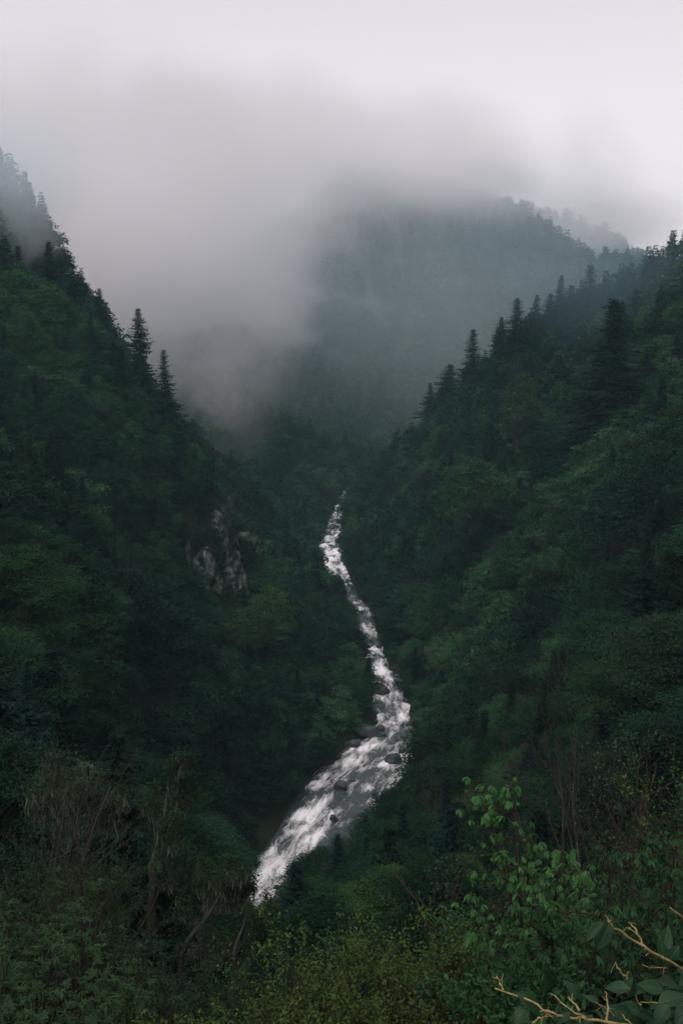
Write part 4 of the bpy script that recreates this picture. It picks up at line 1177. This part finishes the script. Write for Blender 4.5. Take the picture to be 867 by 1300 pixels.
# glossy creeper with yellow stems in the near corner
def creeper():
    g = np.random.default_rng(8)
    D0 = 2.5
    b = np.array([0.72, D0, float(ground(0.72, D0))])
    def W(px, py, dd=0.0): return P(px, py, D0 + dd) - b
    stems = [[(905, 1330, .1), (800, 1302, 0), (745, 1293, -.05), (700, 1288, -.05), (668, 1268, 0), (628, 1256, .05)],
             [(745, 1293, -.05), (725, 1283, 0), (698, 1260, .05)],
             [(905, 1250, .2), (832, 1212, .1), (806, 1194, .1), (778, 1178, .05), (768, 1163, .05)],
             [(818, 1202, .1), (806, 1180, .12), (797, 1170, .15)],
             [(900, 1215, .3), (860, 1232, .2), (815, 1226, .2)],
             [(770, 1298, 0), (772, 1275, .05), (768, 1258, .08)], [(785, 1298, .1), (775, 1285, .1), (757, 1272, .1)],
             [(640, 1256, .05), (634, 1246, .06), (630, 1240, .06)], [(735, 1282, .05), (724, 1270, .08), (720, 1265, .08)],
             [(675, 1300, -.05), (690, 1290, -.05), (698, 1287, -.05)], [(795, 1242, .15), (784, 1230, .15), (780, 1222, .15)], [(795, 1242, .15), (797, 1232, .15)],
             [(905, 1180, .3), (872, 1170, .25), (850, 1152, .25)], [(812, 1276, .1), (804, 1262, .1)], [(905, 1290, .0), (850, 1275, .05), (812, 1272, .1)], [(845, 1340, -.1), (800, 1300, -.1), (790, 1288, -.1)]]
    lines = []
    for st in stems:
        pts = np.array([W(*q) for q in st])
        t = np.linspace(0, len(pts) - 1, 5 * (len(pts) - 1) + 1)
        sm = np.stack([np.interp(t, np.arange(len(pts)), pts[:, k]) for k in range(3)], 1)
        for _ in range(3): sm[1:-1] = 0.25 * sm[:-2] + 0.5 * sm[1:-1] + 0.25 * sm[2:]
        sm += g.normal(size=sm.shape) * 0.0016
        r0 = 0.0041 if len(st) > 4 else 0.0028
        lines.append((sm, np.linspace(r0, r0 * 0.5, len(sm))))
    for k in range(34):                                        # short spurs and buds
        pts, rr_ = lines[int(g.integers(12))]
        i = int(g.integers(2, len(pts) - 1))
        dd = norm(norm(pts[i] - pts[i - 1]) * 0.7 + g.normal(size=3) * 0.6)
        ln = g.uniform(0.008, 0.035)
        lines.append((np.array([pts[i], pts[i] + dd * ln * 0.5, pts[i] + norm(dd + g.normal(size=3) * 0.3) * ln]), rr_[i] * np.array([0.7, 0.5, 0.35])))
    # the stems come up out of the ground
    for (px, py) in [(905, 1330), (845, 1340), (905, 1250)]:
        e = W(px, py, .1); lines.append((np.array([[e[0] * 0.9, e[1] - 0.1, 0.0], e * np.array([1, 1, .5]), e]), np.array([0.009, 0.008, 0.006])))
    # leaves: (tip px, tip py, base px, base py, width)
    LV = [(690, 1285, 655, 1262, 26, 0), (655, 1300, 668, 1275, 22, 0), (700, 1228, 688, 1262, 20, .1), (775, 1172, 757, 1205, 22, .1), (760, 1215, 778, 1180, 18, .15), (812, 1232, 795, 1268, 22, .1), (770, 1252, 800, 1256, 18, .05), (742, 1262, 757, 1275, 16, .1),
          (805, 1290, 775, 1280, 20, 0), (850, 1180, 835, 1215, 24, .2), (840, 1230, 862, 1200, 20, .2), (868, 1262, 835, 1275, 24, .05), (830, 1300, 850, 1275, 22, 0), (720, 1248, 735, 1268, 18, .12), (860, 1300, 880, 1270, 26, 0), (790, 1205, 800, 1190, 12, .15),
          (748, 1190, 765, 1170, 14, .15), (870, 1215, 850, 1235, 18, .2), (708, 1300, 722, 1285, 18, -.05), (885, 1240, 860, 1250, 24, .1), (815, 1250, 842, 1258, 20, .1), (792, 1275, 812, 1285, 18, .05), (740, 1300, 752, 1288, 14, 0)]
    for k in range(34):
        x0, y0 = g.uniform(745, 890), g.uniform(1195, 1310)
        if y0 < 1200 + (860 - x0) * 0.55: continue
        a = g.uniform(0, 6.28); LV.append((x0 + 32 * math.cos(a), y0 + 26 * math.sin(a), x0, y0, g.uniform(14, 26), g.uniform(.12, .4)))
    C_, D_, N_, L_, W_ = [], [], [], [], []
    for (tx, ty, bx_, by_, wp, dd) in LV:
        bb = W(bx_, by_, dd); tp = W(tx, ty, dd + g.normal() * 0.035)
        L = np.linalg.norm(tp - bb) * 1.12
        C_.append(bb); D_.append(tp - bb); L_.append(L); W_.append(min(wp * 2.75 / F * 1.05, L * 0.62))
        N_.append(np.array([g.normal() * 0.35, -0.55 + g.normal() * 0.25, 1.0]))
    v, q, k = leaves(T_OVATE, np.array(C_), np.array(D_), np.array(N_), np.array(L_), np.array(W_))
    wob = np.array([mnoise.noise_vector(Vector((float(a_) * 32, float(b_) * 32, float(c_) * 32))) for a_, b_, c_ in v])
    v = v + wob * 0.0042
    root = thing('glossy_creeper', b, 'glossy dark leaved creeper with bare yellow stems in the near corner', 'creeper')
    tv, tq = tubes(lines, 8)
    link('stem_work', quad_mesh('creeper_stem', tv, tq, [M_STEM], smooth=True), root)
    luv = np.tile(T_OVATE[0][:, :2], (len(C_), 1))
    me = quad_mesh('creeper_foliage', v, q, [M_IVY], var=np.repeat(g.uniform(0.2, 0.8, len(C_)), k), smooth=True)
    at_ = me.attributes.new('blade', 'FLOAT_VECTOR', 'POINT')
    at_.data.foreach_set('vector', np.concatenate([luv, np.zeros((len(luv), 1))], 1).astype(np.float32).ravel())
    fo = link('foliage', me, root)
    sub = fo.modifiers.new('smooth', 'SUBSURF'); sub.levels = sub.render_levels = 2
    th = fo.modifiers.new('thick', 'SOLIDIFY'); th.thickness = 0.0008
creeper()
for o in list(bpy.data.objects):
    if o.name.startswith('stem_work'): o.name = 'stem'
    if o.name.startswith('branch_work'): o.name = 'branches'

# low growth covering the near ground
g = np.random.default_rng(15)
n = 120000
yy = 2.2 + 75 * g.random(n) ** 1.6; xx = (g.random(n) - 0.5) * 2 * (0.40 * yy + 2.5)
cl = vnoise(xx / (0.5 + yy * 0.03), yy / (0.5 + yy * 0.03), 5)
zz = ground(xx, yy) + g.random(n) * 0.06 * np.sqrt(yy) * (0.3 + cl)
L = (0.018 + 0.0045 * yy) * g.uniform(0.6, 1.4, n)
d = norm(rand_unit(g, n) + np.array([0, -0.1, 0.25])); nn = norm(rand_unit(g, n) * 0.6 + np.array([0, -0.3, 1.0]))
v, q, k = leaves(T_QUAD, np.stack([xx, yy, zz], 1), d, nn, L, L * 0.55)
tn = np.where(g.random((n, 1)) < 0.25, [[0.05, 0.036, 0.022]], np.where(cl[:, None] > 0.5, [[0.030, 0.052, 0.020]], [[0.018, 0.032, 0.014]])) * g.uniform(0.7, 1.3, (n, 1))
tag(link('undergrowth', quad_mesh('undergrowth', v, q, [M_FOREST], var=np.repeat(g.random(n), k), tint=tn)), 'low ferns and dead leaves covering the near bank', None, None, 'stuff')
print('FG', round(time.time() - T0, 1))





# ------------------------------------------------------------------ air: haze, mist
def volume_mat(name, color, density, aniso=0.0):
    m, nt = new_mat(name)
    v = N(nt, 'ShaderNodeVolumePrincipled', {'Color': (*color, 1), 'Density': density, 'Anisotropy': aniso})
    N(nt, 'ShaderNodeOutputMaterial', {'Volume': v.outputs[0]})
    return m, nt, v


HZ = (-815.0, 815.0, -60.0, 1960.0, float(GZ.min()) - 1.0, float(GZ.max()) + 40.0)
bx = np.array([[HZ[i], HZ[2 + j], HZ[4 + k]] for i in (0, 1) for j in (0, 1) for k in (0, 1)])
bq = np.array([[0, 1, 3, 2], [4, 6, 7, 5], [0, 4, 5, 1], [2, 3, 7, 6], [0, 2, 6, 4], [1, 5, 7, 3]])
hm, nt, v = volume_mat('haze', (0.50, 0.88, 0.96), 0.00011, 0.1)
haze = tag(link('haze', quad_mesh('haze', bx, bq, [hm])), 'thin blue grey haze filling the whole gorge', None, None, 'stuff')


def mist(name, px, py, D, rx, ry, rz, dens, label, nscale=70.0, erode=1.0, seed=0.0, cut=0.25, tilt=0.0, col=(0.97, 0.955, 0.97), soft=0.75, aniso=0.1):
    import bmesh
    bm = bmesh.new()
    bmesh.ops.create_icosphere(bm, subdivisions=4, radius=1.0)
    me = bpy.data.meshes.new(name)
    bm.to_mesh(me); bm.free()
    o = link(name, me, None, P(px, py, D))
    o.scale = (rx, ry, rz)
    o.rotation_euler = (0, tilt, 0)
    m, nt = new_mat(name)
    tc = N(nt, 'ShaderNodeTexCoord').outputs['Object']
    r = N(nt, 'ShaderNodeVectorMath', {0: tc}, operation='LENGTH').outputs['Value']
    fall = M2(nt, 'SUBTRACT', 1.0, r, clamp=True)
    mp = N(nt, 'ShaderNodeMapping', {'Vector': tc, 'Location': (seed, seed * 1.7, 0), 'Scale': (rx / nscale, ry / nscale, rz / nscale * 1.35)}).outputs[0]
    n = N(nt, 'ShaderNodeTexNoise', {'Vector': mp, 'Scale': 1.0, 'Detail': 4.5, 'Roughness': 0.55, 'Distortion': 0.5}).outputs['Fac']
    e = M2(nt, 'ADD', M2(nt, 'MULTIPLY', fall, 1.5), M2(nt, 'MULTIPLY', M2(nt, 'SUBTRACT', n, 0.5), 2.2 * erode))
    e = N(nt, 'ShaderNodeMapRange', {'Value': e, 'From Min': cut, 'From Max': cut + soft}, interpolation_type='SMOOTHSTEP').outputs[0]
    edge = N(nt, 'ShaderNodeMapRange', {'Value': fall, 'From Min': 0.0, 'From Max': 0.25}, interpolation_type='SMOOTHSTEP').outputs[0]
    d = M2(nt, 'MULTIPLY', M2(nt, 'MULTIPLY', M2(nt, 'MULTIPLY', e, edge), M2(nt, 'MULTIPLY', fall, 2.0)), dens)
    v = N(nt, 'ShaderNodeVolumePrincipled', {'Color': (*col, 1), 'Density': d, 'Anisotropy': aniso})
    N(nt, 'ShaderNodeOutputMaterial', {'Volume': v.outputs[0]})
    me.materials.append(m)
    return tag(o, label, None, None, 'stuff')


mist('mist', 420, 205, 1015, 400, 110, 108, 0.0175, 'pale cloud hiding the summit of the central mountain', 95.0, 0.8, 1.0, 0.12, 0.05, (0.998, 0.99, 0.998), 1.2, 0.6)
mist('mist', 190, 330, 660, 140, 120, 125, 0.0145, 'drifting mist in the gap between the spur and the central mountain', 60.0, 1.1, 5.0, 0.12, 0.0, (0.985, 0.988, 1.0), 1.1, 0.55)
mist('mist', 545, 215, 1025, 150, 70, 46, 0.026, 'ragged cloud edge lying on the falling ridge of the central mountain', 60.0, 1.2, 41.0, 0.15, 0.25, (0.998, 0.99, 0.998), 1.0, 0.6)
mist('mist', 300, 265, 930, 140, 70, 105, 0.019, 'soft mist swallowing the flank of the central mountain beside the gap', 60.0, 1.0, 51.0, 0.12, 0.4, (0.995, 0.99, 1.0), 1.1, 0.5)
mist('mist', 330, 370, 760, 130, 60, 80, 0.010, 'torn wisps of mist drifting across the central mountain', 38.0, 2.2, 21.0, 0.45, 0.3, (0.98, 0.985, 1.0), 0.9, 0.3)
mist('mist', 285, 490, 540, 50, 50, 52, 0.005, 'thin wisp of mist low in the gap behind the spur', 24.0, 1.5, 31.0, 0.3, 0.0, (0.95, 0.975, 1.0), 0.9, 0.3)
mist('mist', 90, 235, 680, 190, 140, 120, 0.014, 'pale cloud above the shoulder of the cliff spur', 80.0, 0.7, 9.0, 0.12, 0.0, (0.998, 0.99, 0.998), 1.1, 0.6)
mist('mist', 775, 350, 395, 95, 45, 38, 0.0022, 'faint haze over the upper wood across the river from the cliff', 50.0, 0.5, 61.0, 0.0, 0.35, (0.55, 0.86, 1.0), 0.8, 0.2)
mist('mist', 15, 225, 425, 42, 24, 46, 0.026, 'thin mist over the wooded crag', 30.0, 0.8, 3.0, col=(0.85, 0.95, 1.0))
mist('mist', 740, 285, 1250, 170, 120, 60, 0.008, 'thin mist in front of the farthest ridge', 90.0, 0.7, 13.0, aniso=0.5)
mist('mist', 440, 380, 800, 300, 170, 150, 0.0015, 'thin blue grey veil before the face of the central mountain', 120.0, 0.8, 17.0, 0.0, -0.1, (0.80, 0.94, 1.0))


# ------------------------------------------------------------------ light, sky, camera
w = bpy.data.worlds.new('World')
scene.world = w
w.use_nodes = True
nt = w.node_tree
nt.nodes.clear()
SUN_EL, SUN_AZ = R(58), R(200)
sky = N(nt, 'ShaderNodeTexSky', sky_type='NISHITA', sun_disc=False, sun_elevation=SUN_EL, sun_rotation=SUN_AZ, altitude=800.0, air_density=1.0, dust_density=6.0, ozone_density=1.0)
hs = N(nt, 'ShaderNodeHueSaturation', {'Color': sky.outputs[0], 'Saturation': 0.12, 'Value': 1.0}).outputs[0]
tn = mixc(nt, 1.0, hs, (1.0, 0.898, 0.925), 'MULTIPLY')
bg = N(nt, 'ShaderNodeBackground', {'Color': tn, 'Strength': 0.15})
N(nt, 'ShaderNodeOutputWorld', {'Surface': bg.outputs[0]})

sun = bpy.data.lights.new('sun', 'SUN')
sun.energy = 0.5
sun.angle = R(40)
sun.color = (1.0, 0.96, 0.92)
so = bpy.data.objects.new('sun', sun)
COL.objects.link(so)
sd = Vector((math.sin(SUN_AZ) * math.cos(SUN_EL), math.cos(SUN_AZ) * math.cos(SUN_EL), math.sin(SUN_EL)))
so.rotation_euler = sd.to_track_quat('Z', 'Y').to_euler()

cam = bpy.data.cameras.new('camera')
cam.sensor_fit = 'VERTICAL'
cam.sensor_height = 36.0
cam.lens = F / 1300 * 36.0
cam.clip_start = 0.1
cam.clip_end = 8000
co = bpy.data.objects.new('camera', cam)
COL.objects.link(co)
co.rotation_euler = (math.pi / 2 - PITCH, 0, 0)
scene.camera = co

scene.view_settings.view_transform = 'Standard'
scene.view_settings.look = 'None'
scene.view_settings.gamma = 1.0
scene.view_settings.use_curve_mapping = False
scene.view_settings.exposure = 0.62
cy = scene.cycles
cy.max_bounces = 24
cy.diffuse_bounces = 3
cy.glossy_bounces = 1
cy.transmission_bounces = 2
cy.transparent_max_bounces = 4
cy.volume_bounces = 24
cy.use_denoising = True
cy.use_adaptive_sampling = True
cy.adaptive_threshold = 0.02
cy.sample_clamp_indirect = 4.0
print('SCRIPT', round(time.time() - T0, 1))
